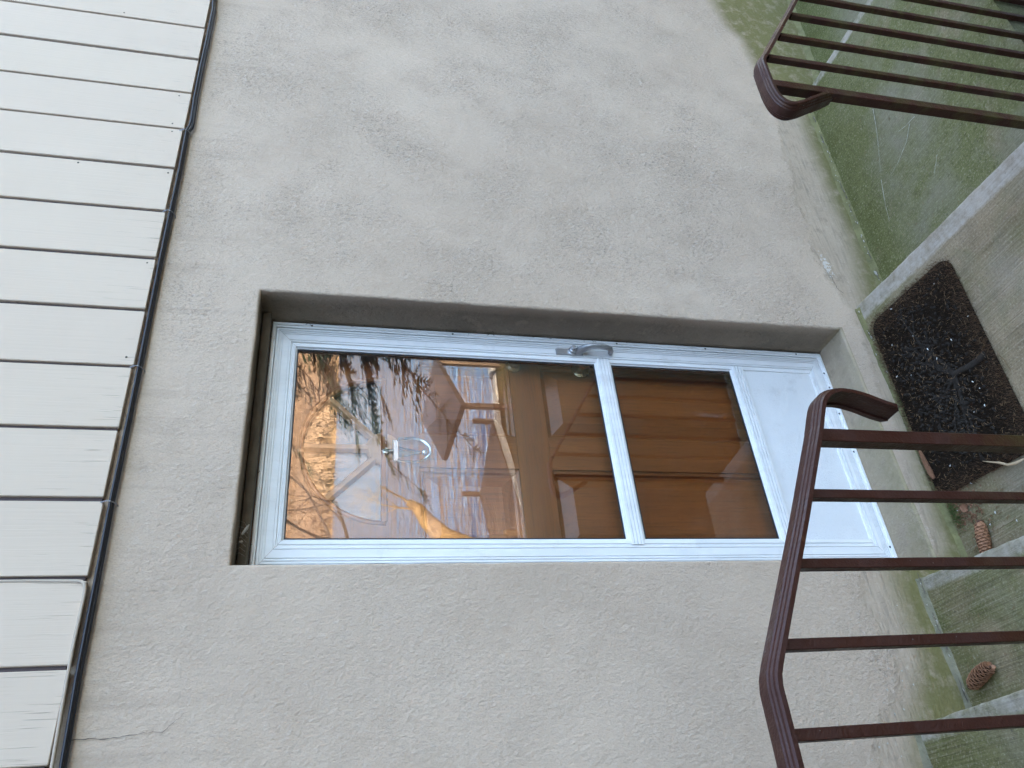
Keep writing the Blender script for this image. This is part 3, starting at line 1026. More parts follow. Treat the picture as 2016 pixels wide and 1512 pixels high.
def slab(name, right, left, ztop, zbot, mat, x0=None, x1=None, YO=-1.12):
    """tread with a rounded nosing on its right (+X) side. right/left: ((x at wall,0),(x,y)); ztop(x)"""
    ys = np.linspace(.0, YO, 90)
    rads = [(-.012, 0), (-.006, -.0008), (-.002, -.0035), (0, -.010), (0, -.03)]
    V, F = [], []
    cols = 16
    for y in ys:
        xr = edge_x(*right, y) if right else x1
        xl = edge_x(*left, y) if left else x0
        wob = .0030 * nz(xr, y, 3.7, 5) + .0020 * nz(xr, y, 8.7, 22) + .0016 * nz(xr, y, 1.7, 70) if right else 0
        row = []
        for k in range(cols):
            t = k / (cols - 1)
            x = xl + (xr - .012 - xl) * (t if right is None else (1 - (1 - t) ** 2.2))
            row.append((x + wob * (t > .99), y, ztop(x) + .0018 * nz(x, y, 2.2, 3)))
        for dx, dz in rads[1:]:
            row.append((xr + dx + wob, y, ztop(xr) + dz))
        row.append((xr + wob, y, zbot))
        V += row
    nc = cols + len(rads)
    for j in range(len(ys) - 1):
        for i in range(nc - 1):
            a = j * nc + i
            F.append((a, a + 1, a + nc + 1, a + nc))
    # outer side
    base = (len(ys) - 1) * nc
    b0 = len(V)
    xl = V[base][0]
    V.append((xl, YO, zbot))
    F.append(tuple([base + i for i in range(nc)] + [b0]))
    xo = edge_x(*right, -.4) if right else x1
    ob = MB()
    ob.v, ob.f = V, F
    o = ob.build(name, mat, stairs, True, (xo, -.4, ztop(xo)), 45)
    NO = []
    for (x, y, z) in V:
        NO.append(edge_x(*right, y) - x if right else 1.0)
    at = o.data.attributes.new("nose", 'FLOAT', 'POINT')
    at.data.foreach_set("value", np.array(NO, dtype=np.float32))
    if right:
        ang = math.atan2(right[1][0] - right[0][0], -(right[1][1] - right[0][1]))
        # local axes stay world aligned; the small skew of the edge is ignored by the band pattern
    return o


EA = ((-.062, 0), (-.098, -.406))
EB = ((-.469, 0), (-.468, -.40))
E1 = ((1.016, 0), (.959, -.847))
E2 = ((2.351, 0), (2.317, -.487))
slab("landing", E1, EA, lambda x: 0.0, -1.0, MT['con'])
slab("step", EA, EB, lambda x: .200, -1.0, MT['cona'])
slab("upper_landing", EB, None, lambda x: .392 + max(0, -.47 - x) * .004, -1.0, MT['cona'], x0=-2.70)
slab("lower_landing", E2, E1, lambda x: -.150 - (x - 1.0) * .053, -1.2, MT['cong'], YO=-.906)
slab("lower_path", None, E2, lambda x: -.335 - (x - 2.34) * .11, -1.6, MT['conp'], x1=5.6, YO=-.906)

slab_foot = MB()
slab_foot.add([(1.05, -.908, -.290), (5.6, -.908, -.530), (5.6, -1.16, -.545), (1.05, -1.16, -.305), (1.05, -.908, -1.2), (5.6, -.908, -1.2), (5.6, -1.16, -1.2), (1.05, -1.16, -1.2)], [(0, 1, 2, 3), (4, 5, 6, 7), (0, 1, 5, 4), (1, 2, 6, 5), (2, 3, 7, 6), (3, 0, 4, 7)])
slab_foot.build("railing_footing", MT['foot'], stairs)

# mortar fillet where the treads meet the wall (uneven, partly broken)
def fillet(x0, x1, zf, mat, seed, hmul=1.0):
    V, F = [], []
    n = int((x1 - x0) / .012)
    for i in range(n + 1):
        x = x0 + (x1 - x0) * i / n
        h = (.020 + .012 * nz(x, seed, 0, 9) + .006 * nz(x, seed, 3, 40)) * hmul
        d = (.016 + .008 * nz(x, seed, 6, 11) + .005 * nz(x, seed, 8, 50)) * hmul
        z = zf(x)
        V += [(x, .003, z + h + .004), (x, -.004, z + h), (x, -.004 - d * .25, z + h * .45), (x, -.006 - d * .9, z + .004), (x, -.008 - d, z - .003)]
    for i in range(n):
        for k in range(4):
            a = i * 5 + k
            F.append((a, a + 5, a + 6, a + 1))
    m_ = MB()
    m_.v, m_.f = V, F
    return m_.build("mortar_fillet", mat, stairs, True)


MT['fillet'] = simple("fillet_mortar", (.20, .175, .105), .92, 0, .5, 22, .006, 70)
MT['filletg'] = simple("fillet_green", (.165, .145, .055), .92, 0, .6, 22, .006, 70)
fillet(1.02, 2.34, lambda x: -.150 - (x - 1.0) * .053, MT['filletg'], 2, .75)
fillet(2.36, 5.0, lambda x: -.335 - (x - 2.34) * .11, MT['filletg'], 4, .9)
fillet(-.462, -.066, lambda x: .200, MT['fillet'], 6, .5)
fillet(-1.6, -.474, lambda x: .392, MT['fillet'], 8, .5)
fillet(-.055, 1.0, lambda x: 0, MT['filletg'], 12, .45)
# white lime crusts and dark gaps along the fillet
lc, gp_ = MB(), MB()
for k in range(70):
    q = R.random()
    if q < .6:
        x = R.uniform(1.04, 2.3); z = -.150 - (x - 1.0) * .053
    elif q < .85:
        x = R.uniform(-.45, -.07); z = .2
    else:
        x = R.uniform(.1, 1.0); z = 0
    s_ = R.uniform(.0010, .0036) * (1.0 if R.random() < .85 else 2.2)
    yy, zz = -R.uniform(.008, .018), z + R.uniform(.003, .016)
    n = 6
    lc.add([(x + s_ * 1.9 * math.cos(a) * R.uniform(.6, 1.3), yy - .002 + s_ * .3 * math.cos(a * 2), zz + s_ * math.sin(a) * R.uniform(.6, 1.2)) for a in [i * 6.283 / n for i in range(n)]] + [(x, yy - .0035, zz + .001)],
           [(i, (i + 1) % n, n) for i in range(n)])
lc.build("lime_crust", MT['flake'], stairs)["kind"] = "stuff"
for k in range(22):
    q = R.random()
    x = R.uniform(1.04, 2.3) if q < .6 else R.uniform(-.45, -.07)
    zf = (lambda a: -.150 - (a - 1.0) * .053) if q < .6 else (lambda a: .2)
    L = R.uniform(.02, .07)
    V, F = strip([(x, 0), (x + L * .5, R.uniform(-.004, .004)), (x + L, 0)], R.uniform(.002, .005), 'y', 0, .0015, k)
    V = [(a, -.017 + R.uniform(-.001, .001), zf(a) + .010 + c) for a, b, c in V]
    gp_.add(V, F)
gp_.build("fillet_crack", MT['crack'], stairs)["kind"] = "stuff"
# pale scratches worn across the lower landing
zl = lambda a, b: -.150 - (a - 1.0) * .053 + .0026
for i, pts in enumerate(([(1.834, -.313), (1.755, -.292), (1.681, -.268), (1.60, -.238), (1.553, -.219)], [(1.52, -.208), (1.452, -.189), (1.394, -.175), (1.33, -.165)],
                         [(1.589, -.428), (1.54, -.383), (1.504, -.313), (1.493, -.258)], [(1.592, -.461), (1.60, -.41), (1.615, -.37)], [(1.36, -.47), (1.30, -.42)])):
    V, F = strip(pts, .0036, 'z', zl, .0006, 40 + i)
    MB().add(V, F).build("scratch_mark", MT['scratch'], stairs)

# ================================================================== RAILINGS
YR = -.92
RPROF = [(-.0265, -.0045), (-.0265, .0030), (-.0235, .0058), (-.0185, .0062), (-.0165, .0090), (-.0125, .0096), (-.0105, .0118), (.0105, .0118), (.0125, .0096), (.0165, .0090), (.0185, .0062), (.0235, .0058), (.0265, .0030), (.0265, -.0045), (.0170, -.0050), (.0165, -.0020), (-.0165, -.0020), (-.0170, -.0050)]


def smooth_path(pts, it=3):
    for _ in range(it):
        q = [pts[0]]
        for a, b in zip(pts[:-1], pts[1:]):
            q += [(.75 * a[0] + .25 * b[0], .75 * a[1] + .25 * b[1]), (.25 * a[0] + .75 * b[0], .25 * a[1] + .75 * b[1])]
        q.append(pts[-1])
        pts = q
    return pts


def cap_rail(path, sgn, parent, name="handrail", tip=True):
    V, F = [], []
    n = len(RPROF)
    for i, (x, z) in enumerate(path):
        a, b = path[max(0, i - 1)], path[min(len(path) - 1, i + 1)]
        tx, tz = b[0] - a[0], b[1] - a[1]
        L = math.hypot(tx, tz) or 1
        tx, tz = tx / L, tz / L
        nx_, nz_ = (tz * sgn, -tx * sgn)
        for (aa, bb) in RPROF:
            px, pz = x + nx_ * bb, z + nz_ * bb
            if tip and i == 0:
                k = .026 * (1 - abs(aa) / .0265)
                px -= tx * k; pz -= tz * k
            V.append((px, YR + aa, pz))
    for i in range(len(path) - 1):
        for k in range(n):
            F.append((i * n + k, i * n + (k + 1) % n, (i + 1) * n + (k + 1) % n, (i + 1) * n + k))
    F.append(tuple(range(n)))
    F.append(tuple((len(path) - 1) * n + k for k in range(n)))
    m_ = MB()
    m_.v, m_.f = V, F
    return m_.build(name, MT['rail'], parent, True, None, 28)


bal_mesh = {}


def upright(parent, x, z0, z1, wdt, name):
    if wdt not in bal_mesh:
        m_ = MB().box(-wdt / 2, wdt / 2, -wdt / 2, wdt / 2, 0, 1, .0012)
        me = bpy.data.meshes.new(name)
        me.from_pydata(m_.v, [], m_.f)
        me.materials.append(MT['rail'])
        bal_mesh[wdt] = me
    ob = bpy.data.objects.new(name, bal_mesh[wdt])
    COL.objects.link(ob)
    ob.parent = parent
    b = parent.location
    ob.location = (x - b[0], YR - b[1], z0 - b[2])
    ob.scale = (1, 1, z1 - z0)
    return ob


rl = empty("stair_railing", (-.5, YR, .2), "brown iron handrail rising over the two steps beside the pine cones", "railing", "iron stair railings")
pl = [(-.0770, .9480), (-.0700, .972), (-.0560, 1.003), (-.0470, 1.040), (-.0500, 1.070), (-.0670, 1.094), (-.100, 1.110), (-.130, 1.123)]
pl = smooth_path(pl, 2) + [(-.30, 1.209), (-.520, 1.325), (-.535, 1.332), (-.552, 1.3355), (-.70, 1.338), (-1.1, 1.342), (-1.62, 1.347)]
cap_rail(pl, 1, rl)
upright(rl, -.136, -.03, 1.121, .0255, "post")
ltop = lambda x: interp(x, [(-1.62, 1.343), (-.552, 1.332), (-.13, 1.119)])
for x in (-.248, -.369, -.4915, -.6125, -.735, -.857, -.98, -1.10, -1.225, -1.35, -1.47):
    upright(rl, x, .17 if x > -.46 else .37, ltop(x), .0165, "baluster")
upright(rl, -1.59, .36, 1.343, .0255, "post")

rr_ = empty("stair_railing", (1.3, YR, -.2), "brown iron handrail sloping down beside the mossy lower landing", "railing", "iron stair railings")
pr = [(.884, .744), (.856, .792), (.826, .838), (.812, .872), (.830, .897), (.872, .904), (.930, .902)]
pr = smooth_path(pr, 2) + [(.985, .8985), (1.004, .890), (1.018, .879), (1.19, .7735), (1.372, .662), (1.9, .339), (1.93, .325), (2.3, .318)]
cap_rail(pr, -1, rr_)
upright(rr_, .913, -.03, .899, .0255, "post")
rtop = lambda x: interp(x, [(.9, .897), (1.0, .886), (1.018, .874), (1.9, .334), (2.3, .314)])
for x in (1.0395, 1.1545, 1.275, 1.392, 1.508, 1.624, 1.742, 1.86, 1.98, 2.10):
    upright(rr_, x, -.285 - (x - 1.0) * .053, rtop(x), .0165, "baluster")
upright(rr_, 2.27, -.25, .314, .0255, "post")

# ================================================================== DOORMAT
MC, MA = Vector((.535, -.2235, 0)), rad(-2.2)
MWX, MWY = .352, .208


def mat_pt(u, v, z=0.0):
    # u along X, v along Y in mat space (metres), with a gentle shear and uneven outline
    u2_, v2_ = u + .045 * v, v
    return (MC.x + u2_ * math.cos(MA) - v2_ * math.sin(MA), MC.y + u2_ * math.sin(MA) + v2_ * math.cos(MA), z)


dm = empty("doormat", (MC.x, MC.y, .002), "worn dark coir doormat with a raised tree pattern on the landing", "doormat")
m_ = MB()
V, F = [], []
NU, NV = 36, 22
for j in range(NV + 1):
    for i in range(NU + 1):
        u, v = (i / NU * 2 - 1) * MWX, (j / NV * 2 - 1) * MWY
        e = max(abs(u) / MWX, abs(v) / MWY)
        k2 = max(abs(u) / MWX, abs(v) / MWY)
        if k2 > .8:
            cr = .05
            qx, qy = abs(u) - (MWX - cr), abs(v) - (MWY - cr)
            if qx > 0 and qy > 0:
                hq = math.hypot(qx, qy)
                if hq > 0:
                    f = max(qx, qy) / hq
                    u, v = math.copysign(MWX - cr + qx * f, u), math.copysign(MWY - cr + qy * f, v)
        V.append(mat_pt(u, v, .003 if e > .999 else .0095 + .0018 * nz(u, v, 1, 12)))
for j in range(NV):
    for i in range(NU):
        a = j * (NU + 1) + i
        F.append((a, a + 1, a + NU + 2, a + NU + 1))
m_.v, m_.f = V, F
m_.build("mat_base", MT['coir'], dm, True)


def bristles(n, region, mat, name, h, wid, seed):
    rr = random.Random(seed)
    V, F = [], []
    c = 0
    while c < n:
        u, v = rr.uniform(-MWX - .014, MWX + .014), rr.uniform(-MWY - .014, MWY + .014)
        if not inside(u, v, .004 + .010 * rr.random() ** 3) or not region(u, v, rr): continue
        c += 1
        x, y, _ = mat_pt(u, v)
        a, ln = rr.uniform(0, 6.283), rr.uniform(.1, .95)
        hh_ = h * rr.uniform(.5, 1.35)
        dx, dy_ = math.cos(a) * hh_ * ln, math.sin(a) * hh_ * ln
        b = rr.uniform(0, 6.283)
        wx, wy = math.cos(b) * wid / 2, math.sin(b) * wid / 2
        k = len(V)
        z0, z1 = .007, .009 + hh_ * (1 - .55 * ln)
        V += [(x - wx, y - wy, z0), (x + wx, y + wy, z0), (x + dx * .5 + wx * .8, y + dy_ * .5 + wy * .8, (z0 + z1) * .56), (x + dx * .5 - wx * .8, y + dy_ * .5 - wy * .8, (z0 + z1) * .56), (x + dx, y + dy_, z1)]
        F += [(k, k + 1, k + 2, k + 3), (k + 3, k + 2, k + 4)]
    m_ = MB()
    m_.v = V; m_.f = F
    o = m_.build(name, mat, dm)
    o["kind"] = "stuff"
    return o


def inside(u, v, pad=0.0):
    cr = .05
    a, b = MWX + pad - cr, MWY + pad - cr
    qx, qy = max(0, abs(u) - a), max(0, abs(v) - b)
    return math.hypot(qx, qy) < cr + .006 * nz(u, v, 4, 30)


def edge_zone(u, v, rr):
    d = min((MWX - u) * .9, (v + MWY), (u + MWX) * 1.6, (MWY - v) * 3)
    return d < .075 * (.25 + rr.random())


bristles(15000, lambda u, v, rr: not edge_zone(u, v, rr), MT['coir'], "bristles", .0105, .0018, 1)
bristles(7600, edge_zone, MT['coirb'], "edge_bristles", .0125, .0013, 2)
bristles(2600, lambda u, v, rr: True, MT['coirb'], "pale_bristles", .013, .0010, 3)
# moulded rubber tree
tr = MB()


def branch(pts, r0, r1):
    q = []
    for u, v in smooth_path(pts, 2):
        if abs(u) > MWX - .03 or abs(v) > MWY - .016: break
        q.append((u, v))
    if len(q) < 3: return
    P = [mat_pt(u, v, .0113) for u, v in q]
    n = len(P)
    tr.tube(P, [r0 + (r1 - r0) * i / (n - 1) for i in range(n)], 6, True, .6)


def to_uv(x, y):
    dx, dy_ = x - MC.x, y - MC.y
    c, s2 = math.cos(MA), math.sin(MA)
    return dx * c + dy_ * s2, -dx * s2 + dy_ * c


branch([to_uv(.500, -.405), to_uv(.497, -.35), to_uv(.507, -.30), to_uv(.512, -.27)], .014, .011)
rt = random.Random(5)
leaves = []
for a0 in (20, 48, 75, 100, 128, 155, 172):
    u, v = to_uv(.512, -.275)
    pts = [(u, v)]
    a = a0 + rt.uniform(-6, 6)
    L = rt.uniform(.16, .24) * (1.15 if a0 < 40 or a0 > 140 else .95)
    for k in range(5):
        a += rt.uniform(-16, 16)
        u += math.cos(rad(a)) * L / 5 * (1.25); v += math.sin(rad(a)) * L / 5 * .82
        pts.append((u, v))
        if k >= 1:
            b = a + rt.choice((-1, 1)) * rt.uniform(30, 60)
            q = [(u, v)]
            uu, vv_ = u, v
            for t in range(3):
                b += rt.uniform(-14, 14)
                uu += math.cos(rad(b)) * .028; vv_ += math.sin(rad(b)) * .024
                q.append((uu, vv_))
                leaves.append((uu, vv_))
            branch(q, .0042, .0025)
            leaves.append((uu, vv_))
    branch(pts, .0080, .0035)
    leaves.append((u, v))
tr.build("tree_relief", MT['rubber'], dm, True)
lf = MB()
for (u, v) in leaves + [(rt.gauss(.0, .17), rt.gauss(.02, .095)) for _ in range(900)]:
    if abs(u) > MWX - .045 or abs(v) > MWY - .03: continue
    a, s_ = rt.uniform(0, 6.28), rt.uniform(.0040, .0078)
    n = 7
    ring = [(u + s_ * (math.cos(q) * math.cos(a) - .6 * math.sin(q) * math.sin(a)), v + s_ * (math.cos(q) * math.sin(a) + .6 * math.sin(q) * math.cos(a))) for q in [k * 6.283 / n for k in range(n)]]
    lf.add([mat_pt(x, y, .0115) for x, y in ring] + [mat_pt(u + (x - u) * .6, v + (y - v) * .6, .0165) for x, y in ring] + [mat_pt(u, v, .0172)],
           [(i, (i + 1) % n, n + (i + 1) % n, n + i) for i in range(n)] + [(n + i, n + (i + 1) % n, 2 * n) for i in range(n)])
lf.build("leaf_relief", MT['rubber'], dm, True)["kind"] = "stuff"

# loose pine needles, husks
nd = MB()
rn = random.Random(21)
def needle_at(x, y, z, L, r=.00075):
    a, t = rn.uniform(0, 6.283), rn.uniform(-.12, .12)
    bend = rn.uniform(-.3, .3)
    p0 = Vector((x - math.cos(a) * L / 2, y - math.sin(a) * L / 2, z))
    p1 = Vector((x - math.sin(a) * L * bend * .4, y + math.cos(a) * L * bend * .4, z + .0015))
    p2 = Vector((x + math.cos(a) * L / 2, y + math.sin(a) * L / 2, z + abs(t) * L))
    nd.tube([p0, p1, p2], r, 3)
for k in range(760):
    u, v = rn.uniform(-MWX, MWX), rn.uniform(-MWY, MWY)
    if not inside(u, v): continue
    x, y, _ = mat_pt(u, v)
    needle_at(x, y, .0185 + rn.uniform(0, .003), rn.uniform(.006, .015), rn.uniform(.00035, .0006))
for k in range(150):
    x, y = rn.gauss(.10, .07), rn.gauss(-.10, .10)
    if -.05 < x < .22 and -.5 < y < -.02:
        needle_at(x, y, .003, rn.uniform(.008, .018), .0008)
for k in range(90):
    x, y = rn.uniform(-.45, 1.9), rn.uniform(-.5, -.03)
    z = .202 if x < -.1 else (.003 if -.05 < x < .95 else (-.147 - (x - 1.0) * .053 if x > 1.03 else None))
    if z is not None: needle_at(x, y, z, rn.uniform(.006, .014), .0007)
tag(nd.build("pine_needles", MT['needle'], None), "dry pine needles scattered over the doormat and the concrete", "needles", None, "stuff")
hk = MB()
for k in range(26):
    u, v = rn.uniform(-MWX, MWX), rn.uniform(-MWY, MWY)
    x, y, _ = mat_pt(u, v)
    if rn.random() < .25: x, y = rn.uniform(.0, .2), rn.uniform(-.25, -.03)
    z = .0195 if x > .2 else .003
    a, s_ = rn.uniform(0, 6.28), rn.uniform(.0012, .0034)
    hk.tube([(x - math.cos(a) * s_ * 1.4, y - math.sin(a) * s_ * 1.4, z), (x, y, z + .001), (x + math.cos(a) * s_ * 1.4, y + math.sin(a) * s_ * 1.4, z)], [s_ * .3, s_ * .65, s_ * .25], 5)
tag(hk.build("seed_husks", MT['husk'], None), "tiny pale seed husks sprinkled on the dark doormat", "husks", None, "stuff")
# rotting debris left of the mat
dr = MB()
for k in range(420):
    t = rn.random()
    x, y = .215 - .13 * t + rn.gauss(0, .018), -.055 - .03 * t + rn.gauss(0, .02 + .03 * t)
    if y > -.018 or x < -.03: continue
    s_ = rn.uniform(.0012, .0048)
    a = rn.uniform(0, 6.28)
    dr.tube([(x, y, .001), (x + math.cos(a) * s_ * 2, y + math.sin(a) * s_ * 2, .003 + rn.random() * .004)], [s_ * .6, s_ * .25], 4)
tag(dr.build("leaf_litter", MT['bark'], None), "brown crumbling leaf litter in the corner between doormat and door sill", "litter", None, "stuff")
ms = MB()
for k in range(900):
    x, y = rn.gauss(.135, .026), rn.gauss(-.036, .012)
    if y > -.02: continue
    h = rn.uniform(.004, .013)
    a = rn.uniform(0, 6.28)
    ms.add([(x - .0008, y, .001), (x + .0008, y, .001), (x + math.cos(a) * h * .6, y + math.sin(a) * h * .6, .001 + h)], [(0, 1, 2)])
for k in range(500):
    x, y = rn.gauss(.56, .02), rn.gauss(-.022, .005)
    h = rn.uniform(.003, .010)
    a = rn.uniform(0, 6.28)
    ms.add([(x - .0008, y, .001), (x + .0008, y, .001), (x + math.cos(a) * h * .6, y + math.sin(a) * h * .6, .001 + h)], [(0, 1, 2)])
tag(ms.build("moss", MT['moss'], None), "small green moss tufts between the doormat and the door sill", "moss", None, "stuff")

# bark chip, leaves, twig
def slabby(pts, wid, thick, z, name, mat, label, cat, seed=0):
    rr = random.Random(seed)
    V, F = [], []
    n = len(pts)
    for i, (x, y) in enumerate(pts):
        a, b = pts[max(0, i - 1)], pts[min(n - 1, i + 1)]
        tx, ty = b[0] - a[0], b[1] - a[1]
        L = math.hypot(tx, ty) or 1
        ww = wid * (.75 + .5 * rr.random()) * (.55 if i in (0, n - 1) else 1) / 2
        for sg in (1, -1):
            for zz in (0, thick):
                V.append((x - ty / L * ww * sg, y + tx / L * ww * sg, z + zz + rr.uniform(0, .002)))
    for i in range(n - 1):
        a, b = i * 4, i * 4 + 4
        F += [(a, a + 1, b + 1, b), (a + 2, b + 2, b + 3, a + 3), (a + 1, a + 3, b + 3, b + 1), (a, b, b + 2, a + 2)]
    F += [(0, 2, 3, 1), (4 * n - 4, 4 * n - 3, 4 * n - 1, 4 * n - 2)]
    return tag(MB().add(V, F).build(name, mat, None), label, cat)


slabby([(.372, -.0185), (.345, -.020), (.315, -.021), (.290, -.024), (.262, -.028)], .016, .006, .0105, "bark_chip", MT['bark'], "flat reddish bark chip lying against the door sill beside the mat", "bark chip", 4)


def leaf(cx, cy, cz, L, W, ang, curl, name, label):
    V, F = [], []
    n, k = 8, 4
    for i in range(n + 1):
        t = i / n
        ww = W * math.sin(math.pi * (t ** .8)) * .5 + .0008
        for j in range(-k, k + 1):
            s2 = j / k
            x, y = (t - .5) * L, s2 * ww
            z = cz + curl * (s2 * s2) * .6 + curl * math.sin(t * 3.1) + .0015 * nz(x, y, cx, 90)
            V.append((cx + x * math.cos(ang) - y * math.sin(ang), cy + x * math.sin(ang) + y * math.cos(ang), z))
    m2_ = 2 * k + 1
    for i in range(n):
        for j in range(2 * k):
            a = i * m2_ + j
            F.append((a, a + 1, a + m2_ + 1, a + m2_))
    return tag(MB().add(V, F).build(name, MT['dryleaf'] if curl > .006 else MT['bark'], None, True), label, "leaf")


leaf(.132, -.083, .004, .035, .026, .8, .004, "dead_leaf", "round reddish brown dead leaf near the whole pine cone by the sill")
tw = MB().tube([(.215, -.235, .020), (.197, -.262, .023), (.178, -.292, .026), (.160, -.312, .024), (.151, -.340, .027), (.150, -.372, .022)], [.0012, .0022, .0034, .0042, .0048, .002], 6, True, .45)
tag(tw.build("grass_blade", MT['dryleaf'], None, True), "curled straw coloured dry grass blade on the near end of the doormat", "grass blade")
tw = MB().tube([(.484, -.437, .003), (.462, -.441, .006), (.440, -.447, .004), (.401, -.449, .005)], [.0010, .0014, .0013, .0007], 5)
tag(tw.build("twig", MT['needle'], None, True), "thin forked straw twig at the front edge of the doormat", "twig")


# ================================================================== SPRUCE CONES
def spruce_cone(p0, p1, z, rmax, label, bend=0.0):
    p0, p1 = Vector((*p0, z)), Vector((*p1, z))
    axis = (p1 - p0)
    L = axis.length
    axis.normalize()
    side = Vector((0, 0, 1)).cross(axis).normalized()
    upv = Vector((0, 0, 1))
    e = empty("pine_cone", (p0 + p1) / 2 - Vector((0, 0, rmax)), label, "pine cone", "fallen pine cones")
    rad_at = lambda t: rmax * (math.sin(math.pi * (.10 + .86 * t)) ** .55) * (1 - .22 * t)
    centre = lambda t: p0 + axis * (L * t) + side * (bend * math.sin(math.pi * t))
    core = MB()
    core.tube([centre(t) for t in np.linspace(.01, .99, 10)], [rad_at(t) * .72 for t in np.linspace(.01, .99, 10)], 10)
    core.build("core", MT['conein'], e, True)
    s = MB()
    n = 84
    rc = random.Random(int(L * 1e5))
    for i in range(n):
        t = .02 + .95 * i / n
        a = i * 2.39996
        c = centre(t)
        out = side * math.cos(a) + upv * math.sin(a)
        tan = axis.cross(out).normalized()
        r = rad_at(t)
        w_ = r * .62 + .0016
        ln = .0175 * (1 if t < .85 else .7)
        base = c + out * r * .62
        tipdir = (axis * .90 + out * .42).normalized()
        nrm = tan.cross(tipdir)
        if nrm.dot(out) < 0: nrm = -nrm
        vs_ = []
        for (l, ww, lift) in ((0, .55, 0), (.5, 1.0, .0030), (.80, .86, .0046), (1.0, .30, .0050)):
            q = base + tipdir * (ln * l) + nrm * lift
            for sg in (-1, 0, 1):
                vs_.append(q + tan * (w_ * ww * sg) - nrm * (.0016 * abs(sg)))
        fs = []
        for k in range(3):
            for j in range(2):
                fs.append((k * 3 + j, k * 3 + j + 1, k * 3 + j + 4, k * 3 + j + 3))
        m = len(vs_)
        vs_ += [q - nrm * .0011 for q in vs_]
        fs += [tuple(m + q for q in reversed(f)) for f in fs]
        for (a_, b_) in ((6, 9), (9, 10), (10, 11), (11, 8), (3, 6), (8, 5)):
            fs.append((a_, b_, m + b_, m + a_))
        s.add(vs_, fs)
    s.build("scales", MT['cone'], e)["kind"] = "stuff"
    return e


spruce_cone((.070, -.128), (-.038, -.098), .018, .0165, "brown pine cone half hidden by the step beside the doormat")
spruce_cone((-.392, -.052), (-.362, -.152), .2195, .0185, "brown pine cone lying alone on the upper step", .004)

# ================================================================== BEHIND THE CAMERA: the lake side that shows in the glass
LAKE = -3.6


def ground_z(x, y):
    near = .36 - .30 * max(0, min(1, (x + 1.0) / 3.2)) - .28 * max(0, min(1, (x - 1) / 4)) - .02
    t = max(0, min(1, (-y - 4.0) / 13.0))
    return near * (1 - t) + (LAKE + .25) * t - .18 * t * (1 - t) + .05 * nz(x, y, 0, .4) * min(1, (-y - 1) / 3) - (1.2 if False else 0)


V, F = [], []
xs = list(np.linspace(-40, 60, 80))
ys = [-1.13] + list(np.linspace(-1.6, -18.2, 44)) + [-18.4]
for y in ys:
    for x in xs:
        z = ground_z(x, y)
        if y > -1.5 and x > -3.3: z = min(z, -.30 if x > -.3 else .30) - .12
        if y < -18.3: z = LAKE - .6
        V.append((x, y, z))
for j in range(len(ys) - 1):
    for i in range(len(xs) - 1):
        a = j * len(xs) + i
        F.append((a, a + 1, a + len(xs) + 1, a + len(xs)))
structure(raw("lawn", V, F, MT['lawn'], None, True), "winter lawn falling away towards the lake")
xs = [-1500, -600, -200, -100, -40]
# ground behind and beside the house
structure(raw("ground", [(-400, 400, -2.6), (400, 400, -2.6), (400, -1.0, -2.6), (-400, -1.0, -2.6)], [(0, 1, 2, 3)], MT['lawn']), "bare winter ground around the house")
structure(raw("lake", [(-3000, -1, LAKE), (3000, -1, LAKE), (3000, -3000, LAKE), (-3000, -3000, LAKE)], [(0, 3, 2, 1)], MT['water']), "rippled lake below the lawn")

# far wooded shore
V, F = [], []
nx_, ny_ = 150, 34
for j in range(ny_):
    for i in range(nx_):
        x = -500 + 1500 * i / (nx_ - 1)
        d = j / (ny_ - 1)
        y = -400 - 260 * d - 40 * nz(x, 0, 2, .004) - 12 * nz(x, 0, 5, .02)
        h = 32 * (1 - (1 - d) ** 2.2) * (.8 + .35 * nz(x, y, 1, .006)) + 3.5 * nz(x, y, 3, .05) * min(1, d * 6)
        V.append((x, y, LAKE - 1 + max(0, h) if j else LAKE - 2))
for j in range(ny_ - 1):
    for i in range(nx_ - 1):
        a = j * nx_ + i
        F.append((a, a + 1, a + nx_ + 1, a + nx_))
structure(raw("hill", V, F, MT['hill'], None, True), "wooded far shore lit by low sun")
# leafless woods on it
rw = random.Random(77)
V, F = [], []
for k in range(3600):
    x = rw.uniform(-20, 620)
    d = rw.random() ** 1.4
    y = -400 - 260 * d - 40 * nz(x, 0, 2, .004) - 12 * nz(x, 0, 5, .02)
    h = 32 * (1 - (1 - d) ** 2.2) * (.8 + .35 * nz(x, y, 1, .006))
    z = LAKE - 1 + max(0, h)
    H, W = rw.uniform(8, 17), rw.uniform(2.2, 4.8)
    # trunk and a loose fan of twig faces
    b = len(V)
    V += [(x - .3, y, z), (x + .3, y, z), (x + .1, y, z + H * .8), (x - .1, y, z + H * .8)]
    F.append((b, b + 1, b + 2, b + 3))
    for q in range(11):
        b = len(V)
        a, t = rw.uniform(0, 6.283), rw.uniform(.30, 1)
        r = W * math.sin(math.pi * min(1, t * .8 + .1)) * rw.uniform(.3, 1)
        cx, cy, cz = x + math.cos(a) * r * .6, y + math.sin(a) * r * .6, z + H * t
        s2 = rw.uniform(.5, 1.5)
        V += [(cx - s2 * .4, cy, cz - s2), (cx + s2 * .6, cy + s2 * .5, cz - s2 * .3), (cx + s2 * rw.uniform(-.6, .6), cy - s2 * .3, cz + s2 * 1.2)]
        F.append((b, b + 1, b + 2))
tag(raw("far_woods", V, F, MT['twigs']), "sunlit leafless woods on the far shore mirrored in the storm glass", "woods", None, "stuff")


